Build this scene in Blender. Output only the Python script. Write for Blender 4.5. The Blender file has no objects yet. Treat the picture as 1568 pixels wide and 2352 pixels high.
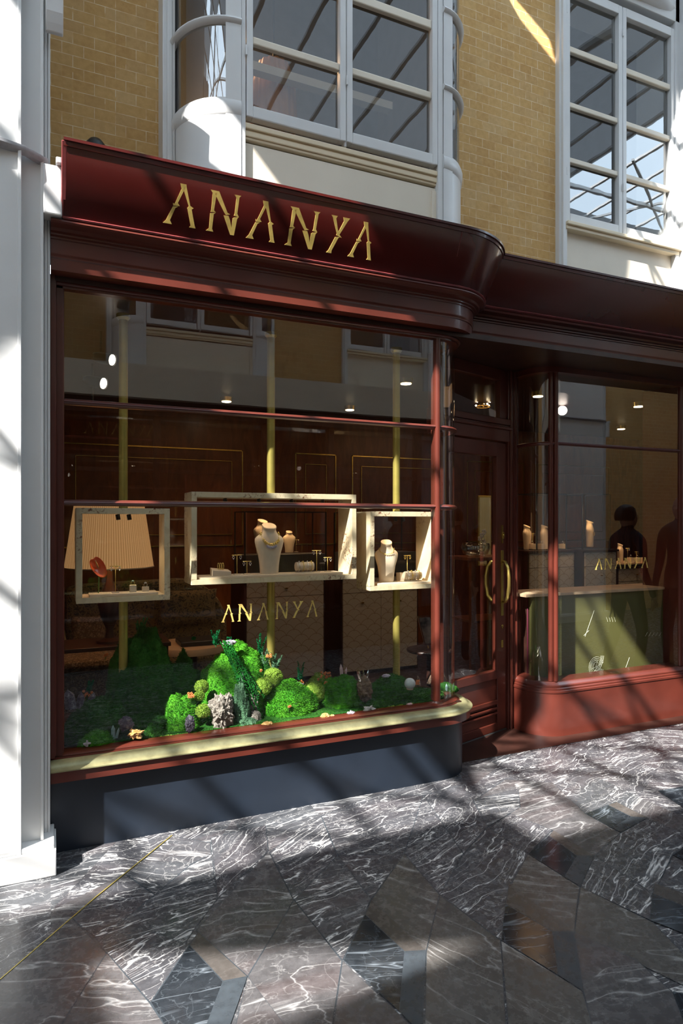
import bpy, bmesh, math, random
from mathutils import Vector, Matrix, noise
random.seed(7)
SC = bpy.context.scene
COL = SC.collection
PI = math.pi

# ------------------------------------------------------------------ camera
CAM_YAW = math.atan(1500/3370.0)          # turned to the right of the shop's normal
cs, sn = math.cos(CAM_YAW), math.sin(CAM_YAW)
cd = bpy.data.cameras.new('camera'); cam = bpy.data.objects.new('camera', cd); COL.objects.link(cam)
cd.sensor_fit = 'HORIZONTAL'; cd.sensor_width = 24.0; cd.lens = 24.0*1500/1568
cd.shift_y = 24/1568.0; cd.clip_start = .02
cam.location = (0, 0, 1.5); cam.rotation_euler = (PI/2, 0, -CAM_YAW)
SC.camera = cam

# ------------------------------------------------------------------ light
SC.view_settings.view_transform = 'Standard'; SC.view_settings.look = 'None'
SC.view_settings.gamma = 1; SC.view_settings.use_curve_mapping = False
SC.view_settings.exposure = 0.0
w = bpy.data.worlds.new('sky'); SC.world = w; w.use_nodes = True
bg = w.node_tree.nodes['Background']; bg.inputs[0].default_value = (.66, .83, 1.0, 1); bg.inputs[1].default_value = 6.0
sd = bpy.data.lights.new('sun', 'SUN'); sun = bpy.data.objects.new('sun', sd); COL.objects.link(sun)
sd.energy = 20; sd.angle = math.radians(.55); sd.color = (1, .97, .93)
SUN = Vector((1.7, 1.0, -1.95)).normalized(); sun.rotation_euler = SUN.to_track_quat('-Z', 'Y').to_euler()
sun.location = (-4, -2, 9)

def lamp(kind, name, loc, energy, color=(1, .62, .3), size=.05, aim=None, spot=90, blend=.6):
    d = bpy.data.lights.new(name, kind); o = bpy.data.objects.new(name, d); COL.objects.link(o)
    d.energy = energy; d.color = color; o.location = loc
    if kind == 'AREA': d.size = size
    else: d.shadow_soft_size = size
    if kind == 'SPOT': d.spot_size = math.radians(spot); d.spot_blend = blend
    if aim is not None: o.rotation_euler = (Vector(aim)-Vector(loc)).to_track_quat('-Z', 'Y').to_euler()
    return o
# broad warm fill added under the shop ceiling, no fixture
lamp('AREA', 'shop_fill_light', (1.6, 5.3, 2.66), 6, (1, .55, .26), 1.6, (1.6, 5.5, 0))
lamp('AREA', 'shop_fill_light', (4.3, 5.3, 2.66), 7, (1, .55, .26), 1.2, (4.3, 5.7, 0))

# ------------------------------------------------------------------ helpers
def at(px, py, Y):
    u = (px-784)/1500; t = Y/(cs-sn*u)
    return (t*(sn+cs*u), 1.5-(py-1200)/1500*t)
def fl(px, py, z=0):
    u = (px-784)/1500; t = (1.5-z)*1500/(py-1200)
    return (t*(sn+cs*u), t*(cs-sn*u))

class MB:
    def __init__(s): s.v = []; s.f = []; s.mi = []
    def add(s, vs, fs, mi=0):
        b = len(s.v); s.v += [tuple(p) for p in vs]
        for f in fs: s.f.append([b+i for i in f]); s.mi.append(mi)
        return s
    def box(s, x0, x1, y0, y1, z0, z1, mi=0):
        return s.add([(x0,y0,z0),(x1,y0,z0),(x1,y1,z0),(x0,y1,z0),(x0,y0,z1),(x1,y0,z1),(x1,y1,z1),(x0,y1,z1)],
                     [(0,3,2,1),(4,5,6,7),(0,1,5,4),(1,2,6,5),(2,3,7,6),(3,0,4,7)], mi)
    def obox(s, a, b, w, h, up=(0,0,1), mi=0):   # bar from a to b, width w, height h
        a, b = Vector(a), Vector(b); d = (b-a).normalized(); up = Vector(up)
        r = d.cross(up).normalized(); u = r.cross(d).normalized()
        vs = []
        for p in (a, b):
            for i, j in ((-1,-1),(1,-1),(1,1),(-1,1)): vs.append(p+r*(i*w/2)+u*(j*h/2))
        return s.add(vs, [(3,2,1,0),(4,5,6,7),(0,1,5,4),(1,2,6,5),(2,3,7,6),(3,0,4,7)], mi)
    def prism(s, poly, f0, f1, mi=0):            # poly 2d; f0,f1 map (a,b)->xyz
        n = len(poly); vs = [f0(*p) for p in poly]+[f1(*p) for p in poly]
        fs = [tuple(range(n))[::-1], tuple(range(n, 2*n))]+[(i, (i+1)%n, n+(i+1)%n, n+i) for i in range(n)]
        return s.add(vs, fs, mi)
    def sheet(s, rows, closed_u=False, closed_v=False, mi=0):   # rows: list of lists of points
        m, n = len(rows), len(rows[0]); vs = [p for r in rows for p in r]; fs = []
        for i in range(m if closed_u else m-1):
            for j in range(n if closed_v else n-1):
                a, b = i, (i+1) % m; c, d = j, (j+1) % n
                fs.append((a*n+c, a*n+d, b*n+d, b*n+c))
        return s.add(vs, fs, mi)
    def tube(s, pts, r, n=8, closed=False, cap=True, mi=0):
        pts = [Vector(p) for p in pts]; N = len(pts); rows = []; prev = None
        for i, p in enumerate(pts):
            if closed: d = pts[(i+1)%N]-pts[i-1]
            else: d = pts[min(i+1, N-1)]-pts[max(i-1, 0)]
            d.normalize()
            if prev is None:
                up = Vector((0,0,1)) if abs(d.z) < .9 else Vector((1,0,0)); a = d.cross(up).normalized()
            else: a = (prev-d*prev.dot(d)).normalized()
            prev = a; b = d.cross(a); rr = r[i] if isinstance(r, (list, tuple)) else r
            rows.append([p+(a*math.cos(2*PI*k/n)+b*math.sin(2*PI*k/n))*rr for k in range(n)])
        s.sheet(rows, closed, True, mi)
        if cap and not closed:
            b = len(s.v)-N*n; s.f.append([b+k for k in range(n)][::-1]); s.mi.append(mi)
            s.f.append([b+(N-1)*n+k for k in range(n)]); s.mi.append(mi)
        return s
    def lathe(s, prof, c=(0,0,0), n=24, sx=1, sy=1, mi=0):   # prof (r,z)
        rows = [[(c[0]+r*sx*math.cos(2*PI*k/n), c[1]+r*sy*math.sin(2*PI*k/n), c[2]+z) for k in range(n)] for r, z in prof]
        b = len(s.v); s.sheet(rows, False, True, mi)
        s.f.append([b+k for k in range(n)][::-1]); s.mi.append(mi)
        s.f.append([b+(len(prof)-1)*n+k for k in range(n)]); s.mi.append(mi)
        return s
    def torus(s, c, R, r, ax='z', n=16, m=8, sx=1, sy=1):
        pts = []
        for k in range(n):
            a = 2*PI*k/n; x, y = R*sx*math.cos(a), R*sy*math.sin(a)
            q = {'z': (x, y, 0), 'y': (x, 0, y), 'x': (0, x, y)}[ax]
            pts.append((c[0]+q[0], c[1]+q[1], c[2]+q[2]))
        return s.tube(pts, r, m, True)
    def ball(s, c, r, n=12, sx=1, sy=1, sz=1):
        prof = [(r*math.sin(PI*i/n)+1e-5, -r*math.cos(PI*i/n)*sz) for i in range(n+1)]
        return s.lathe(prof, c, n*2, sx, sy)
    def move(s, o): s.v = [(x+o[0], y+o[1], z+o[2]) for x, y, z in s.v]; return s
    def build(s, name, mat, parent=None, smooth=False, bevel=0, fix=True):
        me = bpy.data.meshes.new(name)
        v = [(x*XFS, y*XFS, 1.5+(z-1.5)*XFS) for x, y, z in s.v] if XFS != 1 else s.v
        if MIR: v = [(x, 2*MIDY-y, z) for x, y, z in v]
        if parent is not None:
            v = [(x-ORG[parent.name][0], y-ORG[parent.name][1], z-ORG[parent.name][2]) for x, y, z in v]
        me.from_pydata(v, [], s.f)
        mats = mat if isinstance(mat, (list, tuple)) else [mat]
        for m in mats: me.materials.append(m)
        for p, i in zip(me.polygons, s.mi): p.material_index = i
        if fix:
            bm = bmesh.new(); bm.from_mesh(me); bmesh.ops.remove_doubles(bm, verts=bm.verts, dist=1e-6)
            bmesh.ops.recalc_face_normals(bm, faces=bm.faces); bm.to_mesh(me); bm.free()
        me.update()
        o = bpy.data.objects.new(name, me); COL.objects.link(o)
        ORG[o.name] = ORG[parent.name] if parent is not None else (0, 0, 0)
        if parent is not None: o.parent = parent
        if smooth:
            for p in me.polygons: p.use_smooth = True
            if smooth == 'auto':
                try: me.set_sharp_from_angle(angle=math.radians(38))
                except Exception: pass
        if bevel:
            b = o.modifiers.new('bevel', 'BEVEL'); b.width = bevel; b.segments = 2; b.limit_method = 'ANGLE'; b.harden_normals = False
        return o
ORG = {}
XFS = 1.0; MIR = False; MIDY = 1.345          # the arcade's centre line, the opposite side mirrors about it
def thing(name, label, cat, loc=(0,0,0), group=None):
    o = bpy.data.objects.new(name, None); COL.objects.link(o); o.location = loc; o.empty_display_size = .05
    ORG[o.name] = tuple(loc); o['label'] = label; o['category'] = cat
    if group: o['group'] = group
    return o
def tag(o, label, cat, group=None):
    o['label'] = label; o['category'] = cat
    if group: o['group'] = group
    return o
def struct(o, label=None, cat=None):
    o['kind'] = 'structure'
    if label: o['label'] = label
    if cat: o['category'] = cat
    return o
def sthing(name, loc=(0,0,0), label=None, cat=None):
    o = bpy.data.objects.new(name, None); COL.objects.link(o); o.location = loc; ORG[o.name] = tuple(loc)
    return struct(o, label, cat)
def recenter(o):      # put a one-mesh thing's origin at its base
    me = o.data; xs = [v.co for v in me.vertices]
    c = Vector(((min(p.x for p in xs)+max(p.x for p in xs))/2, (min(p.y for p in xs)+max(p.y for p in xs))/2, min(p.z for p in xs)))
    me.transform(Matrix.Translation(-c)); o.location = c; ORG[o.name] = tuple(c)
    return o
def copy_tree(o, loc=None, rz=None, parent=None):
    c = o.copy(); COL.objects.link(c); c.parent = parent
    if parent is None:
        if loc is not None: c.location = loc
        if rz is not None: c.rotation_euler = (0, 0, rz)
    for ch in list(o.children): copy_tree(ch, parent=c)
    return c

# ------------------------------------------------------------------ materials
def nmat(name):
    m = bpy.data.materials.new(name); m.use_nodes = True; nt = m.node_tree
    return m, nt, nt.nodes['Principled BSDF']
def N(nt, t, **k):
    n = nt.nodes.new('ShaderNode'+t)
    for a, b in k.items(): setattr(n, a, b)
    return n
def coords(nt, scale=(1,1,1), rot=(0,0,0), kind='Object', loc=(0,0,0)):
    tc = N(nt, 'TexCoord'); mp = N(nt, 'Mapping'); mp.inputs['Scale'].default_value = scale; mp.inputs['Rotation'].default_value = rot
    mp.inputs['Location'].default_value = loc
    nt.links.new(tc.outputs[kind], mp.inputs[0]); return mp.outputs[0]
def ramp(nt, src, stops, interp='LINEAR'):
    r = N(nt, 'ValToRGB'); cr = r.color_ramp; cr.interpolation = interp
    while len(cr.elements) < len(stops): cr.elements.new(.5)
    for e, (p, c) in zip(cr.elements, stops):
        e.position = p; e.color = (c, c, c, 1) if isinstance(c, (int, float)) else (*c, 1)
    nt.links.new(src, r.inputs[0]); return r.outputs[0]
def noisen(nt, vec, scale, detail=4, rough=.55, dist=0):
    n = N(nt, 'TexNoise'); n.inputs['Scale'].default_value = scale; n.inputs['Detail'].default_value = detail
    n.inputs['Roughness'].default_value = rough; n.inputs['Distortion'].default_value = dist
    if vec is not None: nt.links.new(vec, n.inputs['Vector'])
    return n.outputs['Fac']
def mix(nt, f, a, b, mode='MIX'):
    m = N(nt, 'MixRGB', blend_type=mode)
    for i, x in enumerate((f, a, b)):
        if isinstance(x, (int, float)): m.inputs[i].default_value = x if i == 0 else (x, x, x, 1)
        elif isinstance(x, tuple): m.inputs[i].default_value = (*x, 1)
        else: nt.links.new(x, m.inputs[i])
    return m.outputs[0]
def math_(nt, op, a, b=0):
    m = N(nt, 'Math', operation=op)
    for i, x in enumerate((a, b)):
        if isinstance(x, (int, float)): m.inputs[i].default_value = x
        else: nt.links.new(x, m.inputs[i])
    return m.outputs[0]
def bump(nt, bs, h, st=.3, dist=.01):
    b = N(nt, 'Bump'); b.inputs['Strength'].default_value = st; b.inputs['Distance'].default_value = dist
    nt.links.new(h, b.inputs['Height']); nt.links.new(b.outputs[0], bs.inputs['Normal'])
def paint(name, col, rough=.35, var=.12, metal=0, coat=0, bmp=.04, scale=9, spec=.5):
    m, nt, bs = nmat(name); v = coords(nt)
    f = noisen(nt, v, scale, 5)
    dark = tuple(c*(1-var) for c in col); lite = tuple(min(1, c*(1+var)) for c in col)
    nt.links.new(ramp(nt, f, [(.3, dark), (.7, lite)]), bs.inputs['Base Color'])
    bs.inputs['Roughness'].default_value = rough; bs.inputs['Metallic'].default_value = metal
    bs.inputs['Coat Weight'].default_value = coat; bs.inputs['Coat Roughness'].default_value = .08
    bs.inputs['Specular IOR Level'].default_value = spec
    if bmp: bump(nt, bs, noisen(nt, v, scale*7, 3), bmp, .003)
    return m
M = {}
M['red'] = paint('oxblood_gloss_paint', (.095, .020, .0125), .3, .2, coat=.25, bmp=.05, scale=3)
M['sign'] = paint('sign_gloss_paint', (.058, .006, .0045), .25, .2, coat=.3, bmp=.03, scale=2)
M['redlip'] = paint('sunlit_red_lip', (.24, .05, .05), .3, .35, coat=.5, scale=12)  # brighter red puts the sun on the lip into its colour
M['black'] = paint('black_stallriser_paint', (.012, .018, .029), .42, .25, scale=2)
M['white'] = paint('white_gloss_paint', (.78, .78, .77), .35, .04, scale=3)
M['cream'] = paint('bounce_warm_cream_paint', (.84, .75, .61), .4, .04, scale=3)  # on the bay panels this tint paints in warm bounced light
M['brasspaint'] = paint('brass_sill', (.30, .28, .145), .3, .3, metal=.3, scale=14)
M['creamwarm'] = paint('warm_cream_paint', (.86, .72, .50), .4, .04, scale=3)
M['brass'] = paint('brass', (.62, .45, .12), .25, .15, metal=.9, scale=10)
M['polebrass'] = paint('aged_brass_pole', (.50, .40, .10), .38, .18, metal=.55, scale=6)
M['gold'] = paint('gold_leaf', (.80, .58, .16), .38, .22, metal=.25, scale=20)
M['silver'] = paint('silver', (.85, .85, .88), .15, .05, metal=1)
M['linen'] = paint('cream_leather', (.74, .60, .44), .6, .05, scale=30)
M['darkwood'] = paint('dark_wood', (.035, .014, .010), .35, .4, scale=8)
M['blackmetal'] = paint('black_metal', (.012, .012, .012), .4, .2)
M['slate'] = paint('dark_grey', (.10, .10, .10), .4)
M['greenboard'] = paint('olive_green_board', (.115, .108, .034), .5, .06, scale=4)
M['tan'] = paint('tan_ledge', (.55, .38, .24), .5)
M['magenta'] = paint('magenta_cloth', (.16, .01, .05), .7)
M['line'] = paint('pale_engraved_line', (.62, .62, .48), .5)
M['concrete'] = paint('plaster', (.55, .53, .50), .8)
M['endwall'] = paint('dark_end_closure', (.07, .05, .045), .7)  # dark colour for the added end closures
M['stonegrey'] = paint('grey_ledge', (.42, .42, .44), .6, .2, scale=20)
M['skin'] = paint('skin', (.48, .27, .19), .5, .05)
M['hair'] = paint('dark_hair', (.02, .012, .008), .6, .4, scale=60)
M['navy'] = paint('navy_cloth', (.012, .014, .03), .8)
M['orange'] = paint('anthurium_orange', (.85, .11, .02), .25, .15, coat=.4)
M['spadix'] = paint('spadix', (.80, .42, .15), .5)
M['stem'] = paint('stem_green', (.08, .18, .04), .5)
M['poppyo'] = paint('orange_blossom', (.85, .25, .07), .6, .3, scale=40)
M['mirror'] = paint('mirror', (.75, .78, .78), .05, .02, metal=1, bmp=0)
M['redcase'] = paint('bright_red_box', (.55, .01, .01), .4)

M['upshade'] = paint('orange_fluted_glass', (.62, .25, .07), .35, .1)
def emit(name, col, st):
    m, nt, bs = nmat(name); bs.inputs['Emission Color'].default_value = (*col, 1); bs.inputs['Emission Strength'].default_value = st
    bs.inputs['Base Color'].default_value = (*col, 1); return m
M['bulb'] = emit('lit_bulb', (1, .78, .5), 14)
M['globe'] = emit('lit_globe', (1, .82, .72), 6)
M['spotface'] = emit('lit_spot_face', (1, .88, .75), 5)

def glass(name, k=1.0, tint=(.93, .95, .93), rough=0.0, wav=0.0, f0=.075, p5=.9):
    m, nt, bs = nmat(name); nt.nodes.remove(bs); out = nt.nodes['Material Output']
    t = N(nt, 'BsdfTransparent'); t.inputs[0].default_value = (*tint, 1)
    g = N(nt, 'BsdfGlossy'); g.inputs[0].default_value = (1, 1, 1, 1); g.inputs['Roughness'].default_value = rough
    ge = N(nt, 'NewGeometry'); dt = N(nt, 'VectorMath', operation='DOT_PRODUCT'); nt.links.new(ge.outputs['Normal'], dt.inputs[0]); nt.links.new(ge.outputs['Incoming'], dt.inputs[1])
    fr = math_(nt, 'ADD', math_(nt, 'MULTIPLY', math_(nt, 'POWER', math_(nt, 'SUBTRACT', 1, math_(nt, 'ABSOLUTE', dt.outputs['Value'])), 5), p5), f0)
    mu = math_(nt, 'MINIMUM', math_(nt, 'MULTIPLY', fr, k), 1)
    ms = N(nt, 'MixShader'); nt.links.new(mu, ms.inputs[0]); nt.links.new(t.outputs[0], ms.inputs[1]); nt.links.new(g.outputs[0], ms.inputs[2])
    nt.links.new(ms.outputs[0], out.inputs[0])
    if wav:
        v = coords(nt); b = N(nt, 'Bump'); b.inputs['Strength'].default_value = wav; b.inputs['Distance'].default_value = .01
        nt.links.new(noisen(nt, v, 3, 2), b.inputs['Height']); nt.links.new(b.outputs[0], g.inputs['Normal'])
    return m
M['glass'] = glass('shop_window_glass', 1.0, wav=.012, f0=.15, p5=.7)
M['sashglass'] = glass('old_sash_glass', 1.0, (.6, .6, .58), wav=.05, f0=.14)
M['crystal'] = glass('clear_crystal', 1.8, (.9, .95, .95))

def brick():
    m, nt, bs = nmat('yellow_stock_brick')
    tc = N(nt, 'TexCoord'); sp = N(nt, 'SeparateXYZ'); cb = N(nt, 'CombineXYZ')
    nt.links.new(tc.outputs['Object'], sp.inputs[0]); nt.links.new(sp.outputs['X'], cb.inputs['X']); nt.links.new(sp.outputs['Z'], cb.inputs['Y'])
    v = cb.outputs[0]
    def B(wd, off, mort):
        b = N(nt, 'TexBrick'); b.offset = off; b.inputs['Scale'].default_value = 1
        b.inputs['Brick Width'].default_value = wd; b.inputs['Row Height'].default_value = .0622; b.inputs['Mortar Size'].default_value = mort
        b.inputs['Mortar Smooth'].default_value = .3; b.inputs['Color1'].default_value = (0,0,0,1); b.inputs['Color2'].default_value = (1,1,1,1)
        b.inputs['Mortar'].default_value = (.5,.5,.5,1); b.inputs['Bias'].default_value = 0
        nt.links.new(v, b.inputs['Vector']); return b
    b1 = B(.1075, .5, .0022)
    col = ramp(nt, b1.outputs['Color'], [(0, (.60, .31, .08)), (.3, (.74, .42, .12)), (.6, (.80, .49, .17)), (.85, (.64, .39, .16)), (1, (.86, .60, .29))])
    big = noisen(nt, v, 2.2, 4); col = mix(nt, .5, col, ramp(nt, big, [(.3, (.62, .33, .09)), (.7, (.84, .53, .21))]))
    sp2 = noisen(nt, v, 90, 2, .7); col = mix(nt, ramp(nt, sp2, [(.68, 0), (.76, .6)]), col, (.16, .09, .04))
    fine = noisen(nt, v, 30, 4); col = mix(nt, .35, col, ramp(nt, fine, [(.3, (.34, .2, .08)), (.7, (.62, .42, .2))]))
    b2 = B(.215, .5, .0022); b3 = B(.1075, .5, .0022)
    sel = ramp(nt, noisen(nt, v, 5, 2), [(.47, 0), (.50, 1)])
    jf = math_(nt, 'ADD', math_(nt, 'MULTIPLY', b2.outputs['Fac'], math_(nt, 'SUBTRACT', 1, sel)), math_(nt, 'MULTIPLY', b3.outputs['Fac'], sel))
    fade = ramp(nt, noisen(nt, v, 14, 3), [(.35, .15), (.62, 1)])
    mo = math_(nt, 'MULTIPLY', jf, fade)
    col = mix(nt, mo, col, (.85, .72, .48))
    nt.links.new(col, bs.inputs['Base Color']); bs.inputs['Roughness'].default_value = .85
    h = math_(nt, 'ADD', math_(nt, 'MULTIPLY', jf, .6), math_(nt, 'MULTIPLY', fine, .5)); bump(nt, bs, h, .25, .004)
    return m
M['brick'] = brick()

def marble(name, base, alt, vein=(.70, .68, .66), amt=1.0, dens=1.0, streak=0.0, red=0.0, rough=.22):
    m, nt, bs = nmat(name)
    g = N(nt, 'TexCoord'); at_ = N(nt, 'Attribute'); at_.attribute_name = 'tile'
    sp = N(nt, 'SeparateXYZ'); nt.links.new(at_.outputs['Vector'], sp.inputs[0])
    rot = N(nt, 'VectorRotate', rotation_type='Z_AXIS'); nt.links.new(g.outputs['Object'], rot.inputs['Vector']); nt.links.new(sp.outputs['X'], rot.inputs['Angle'])
    off = N(nt, 'CombineXYZ'); nt.links.new(math_(nt, 'MULTIPLY', sp.outputs['Y'], 37), off.inputs['X']); nt.links.new(math_(nt, 'MULTIPLY', sp.outputs['Z'], 23), off.inputs['Y'])
    ad = N(nt, 'VectorMath', operation='ADD'); nt.links.new(rot.outputs[0], ad.inputs[0]); nt.links.new(off.outputs[0], ad.inputs[1])
    st = N(nt, 'Mapping'); st.inputs['Scale'].default_value = (1.5, 11, 1); nt.links.new(ad.outputs[0], st.inputs[0])
    # warped ridged veins along local x
    wn = N(nt, 'TexNoise'); wn.inputs['Scale'].default_value = 1.6; wn.inputs['Detail'].default_value = 3; nt.links.new(ad.outputs[0], wn.inputs['Vector'])
    wsc = N(nt, 'VectorMath', operation='SCALE'); wsc.inputs['Scale'].default_value = 2.2; nt.links.new(wn.outputs['Color'], wsc.inputs[0])
    st2 = N(nt, 'VectorMath', operation='ADD'); nt.links.new(st.outputs[0], st2.inputs[0]); nt.links.new(wsc.outputs[0], st2.inputs[1])
    def ridge(vec, scale, width, det=2, ds=.4):
        f = noisen(nt, vec, scale, det, .5, ds); a = math_(nt, 'ABSOLUTE', math_(nt, 'SUBTRACT', f, .5))
        return ramp(nt, a, [(0, 1), (width, .25), (width*2.4, 0)])
    v1 = ridge(st2.outputs[0], .8*dens, .006, 4, .25); v2 = ridge(st2.outputs[0], 2.1*dens, .006, 4, .3)
    v3 = ridge(ad.outputs[0], 9*dens, .006, 4, 1.0)
    patch = ramp(nt, noisen(nt, st2.outputs[0], .8, 3), [(.38, 0), (.6, 1)])
    vv = math_(nt, 'MAXIMUM', math_(nt, 'MULTIPLY', v1, 1), math_(nt, 'MAXIMUM', math_(nt, 'MULTIPLY', v2, math_(nt, 'MULTIPLY', patch, .75)), math_(nt, 'MULTIPLY', v3, .32)))
    vv = math_(nt, 'MULTIPLY', vv, amt)
    cl = noisen(nt, st.outputs[0], .8, 8, .68, .5)
    col = ramp(nt, cl, [(.28, base), (.5, tuple((a+b)/2 for a, b in zip(base, alt))), (.72, alt)])
    if red: col = mix(nt, math_(nt, 'MULTIPLY', ramp(nt, noisen(nt, st.outputs[0], .55, 4), [(.45, 0), (.7, 1)]), red), col, (.13, .05, .04))
    mott = noisen(nt, ad.outputs[0], 22, 6, .7); col = mix(nt, .35, col, ramp(nt, mott, [(.3, tuple(c*.5 for c in base)), (.75, tuple(min(1, c*1.7) for c in alt))]))
    col = mix(nt, vv, col, vein)
    nt.links.new(col, bs.inputs['Base Color']); bs.inputs['Roughness'].default_value = rough
    nt.links.new(ramp(nt, mott, [(.3, rough*.8), (.7, rough*1.6)]), bs.inputs['Roughness'])
    bs.inputs['Specular IOR Level'].default_value = .45
    return m
M['marble'] = marble('grey_veined_marble', (.036, .038, .042), (.085, .088, .095), dens=1.0, amt=1, red=.22)
M['marblelines'] = marble('heavily_veined_marble', (.034, .034, .039), (.085, .085, .092), dens=1.35, amt=1.15, red=.15)
M['marblered'] = marble('streaked_red_grey_marble', (.042, .040, .042), (.10, .096, .098), amt=.4, dens=.7, red=.25)
M['marblebrown'] = marble('mottled_brown_marble', (.050, .046, .043), (.105, .098, .09), amt=.3, dens=.6, red=.08)
M['marbleblack'] = marble('black_marble', (.008, .010, .013), (.025, .03, .036), vein=(.35, .4, .45), amt=.35, dens=.7, rough=.12)
M['marbletan'] = marble('brown_strip_marble', (.050, .044, .040), (.085, .075, .068), amt=.05, dens=.6)
M['marbleslate'] = marble('blue_slate_strip', (.035, .042, .050), (.045, .055, .064), amt=0, dens=.6, rough=.25)

def burl():
    m, nt, bs = nmat('bleached_burl_veneer'); v = coords(nt)
    f = noisen(nt, v, 7, 6, .6, 1.2); col = ramp(nt, f, [(.3, (.72, .56, .34)), (.55, (.82, .69, .47)), (.75, (.62, .45, .27))])
    zone = ramp(nt, noisen(nt, v, 4.5, 2), [(.5, 0), (.62, 1)])
    sp = ramp(nt, noisen(nt, v, 60, 3, .7, .5), [(.52, 0), (.62, 1)])
    col = mix(nt, math_(nt, 'MULTIPLY', zone, sp), col, (.22, .07, .035))
    nt.links.new(col, bs.inputs['Base Color']); bs.inputs['Roughness'].default_value = .35
    return m
M['burl'] = burl()
def woodwall():
    m, nt, bs = nmat('amber_wood_panelling'); v = coords(nt, (3, 3, .8))
    f = noisen(nt, v, 3, 7, .6, 1.5); col = ramp(nt, f, [(.3, (.10, .028, .008)), (.6, (.20, .062, .018)), (.8, (.27, .10, .03))])
    nt.links.new(col, bs.inputs['Base Color']); bs.inputs['Roughness'].default_value = .3; return m
M['woodwall'] = woodwall()
def scallop():
    m, nt, bs = nmat('cream_panel_with_gold_scallops')
    tc = N(nt, 'TexCoord'); sp = N(nt, 'SeparateXYZ'); nt.links.new(tc.outputs['Object'], sp.inputs[0])
    W, H = .15, .052
    z = math_(nt, 'DIVIDE', sp.outputs['Z'], H); row = math_(nt, 'FLOOR', z)
    line = None
    for dr in (0, 1, 2):       # arcs of nearby rows; upper edge of a circle r=.1
        r = math_(nt, 'SUBTRACT', row, dr); par = math_(nt, 'MULTIPLY', math_(nt, 'MODULO', math_(nt, 'ABSOLUTE', r), 2), .5)
        x = math_(nt, 'SUBTRACT', math_(nt, 'DIVIDE', sp.outputs['X'], W), par)
        fx = math_(nt, 'SUBTRACT', math_(nt, 'SUBTRACT', x, math_(nt, 'FLOOR', x)), .5)
        dx = math_(nt, 'MULTIPLY', fx, W); dz = math_(nt, 'SUBTRACT', sp.outputs['Z'], math_(nt, 'MULTIPLY', r, H))
        d = math_(nt, 'SQRT', math_(nt, 'ADD', math_(nt, 'MULTIPLY', dx, dx), math_(nt, 'MULTIPLY', dz, dz)))
        l = ramp(nt, math_(nt, 'ABSOLUTE', math_(nt, 'SUBTRACT', d, .078)), [(.0, 1), (.0018, 1), (.003, 0)])
        line = l if line is None else math_(nt, 'MAXIMUM', line, l)
    nt.links.new(mix(nt, line, (.52, .49, .42), (.27, .19, .10)), bs.inputs['Base Color']); bs.inputs['Roughness'].default_value = .45
    return m
M['scallop'] = scallop()
def floral(name, a, b, sc):
    m, nt, bs = nmat(name); v = coords(nt)
    vo = N(nt, 'TexVoronoi', feature='DISTANCE_TO_EDGE'); vo.inputs['Scale'].default_value = sc; nt.links.new(v, vo.inputs['Vector'])
    n1 = math_(nt, 'ABSOLUTE', math_(nt, 'SUBTRACT', noisen(nt, v, sc*1.3, 3, .5, 2.5), .5))
    f = ramp(nt, vo.outputs['Distance'], [(.0, 1), (.09, 0)]); g = ramp(nt, n1, [(.0, 1), (.05, 1), (.08, 0)])
    nt.links.new(mix(nt, math_(nt, 'MAXIMUM', f, g), a, b), bs.inputs['Base Color']); bs.inputs['Roughness'].default_value = .85
    return m
M['floral'] = floral('leafy_print_fabric', (.07, .06, .045), (.26, .19, .09), 13)
M['floral2'] = floral('pale_leafy_fabric', (.34, .25, .16), (.12, .08, .05), 17)
def mossm(name, a, b, c):
    m, nt, bs = nmat(name); v = coords(nt)
    f = noisen(nt, v, 38, 5, .7); g = noisen(nt, v, 5, 3)
    col = mix(nt, .45, ramp(nt, f, [(.3, a), (.5, b), (.72, c)]), ramp(nt, g, [(.35, b), (.65, c)]))
    nt.links.new(col, bs.inputs['Base Color']); bs.inputs['Roughness'].default_value = .9; bs.inputs['Specular IOR Level'].default_value = .15
    bump(nt, bs, noisen(nt, v, 120, 3, .7), .8, .01); return m
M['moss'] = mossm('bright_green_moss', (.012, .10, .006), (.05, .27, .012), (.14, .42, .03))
M['mossdark'] = mossm('shaded_deep_green_moss', (.004, .03, .004), (.014, .085, .010), (.045, .16, .018))  # colour lowered so the left hill carries its shade
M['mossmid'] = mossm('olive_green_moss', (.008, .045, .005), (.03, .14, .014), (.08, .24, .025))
M['mosslime'] = mossm('lime_green_moss', (.10, .19, .02), (.22, .36, .04), (.36, .50, .09))
M['mossgrey'] = mossm('grey_green_lichen', (.04, .12, .06), (.10, .22, .12), (.18, .34, .20))
M['fern'] = mossm('emerald_fern', (.0, .07, .02), (.004, .15, .045), (.015, .26, .09))
M['amaranth'] = mossm('dark_green_amaranth', (.002, .05, .004), (.008, .12, .012), (.02, .21, .03))
def rock(name, a, b, c, sc=9, rough=.9, b_=.8):
    m, nt, bs = nmat(name); v = coords(nt)
    f = noisen(nt, v, sc*3, 7, .65, .4); nt.links.new(ramp(nt, f, [(.3, a), (.5, b), (.7, c)]), bs.inputs['Base Color']); bs.inputs['Roughness'].default_value = rough
    bump(nt, bs, noisen(nt, v, sc*10, 5), b_, .01); return m
M['rock'] = rock('pale_bark_rock', (.10, .08, .07), (.27, .23, .20), (.48, .43, .38))
M['bark'] = rock('brown_cork_bark', (.06, .04, .03), (.22, .14, .09), (.40, .28, .18))
M['citrine'] = rock('amber_citrine', (.45, .22, .06), (.72, .42, .16), (.88, .66, .40), 7, .3, .3)
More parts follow.
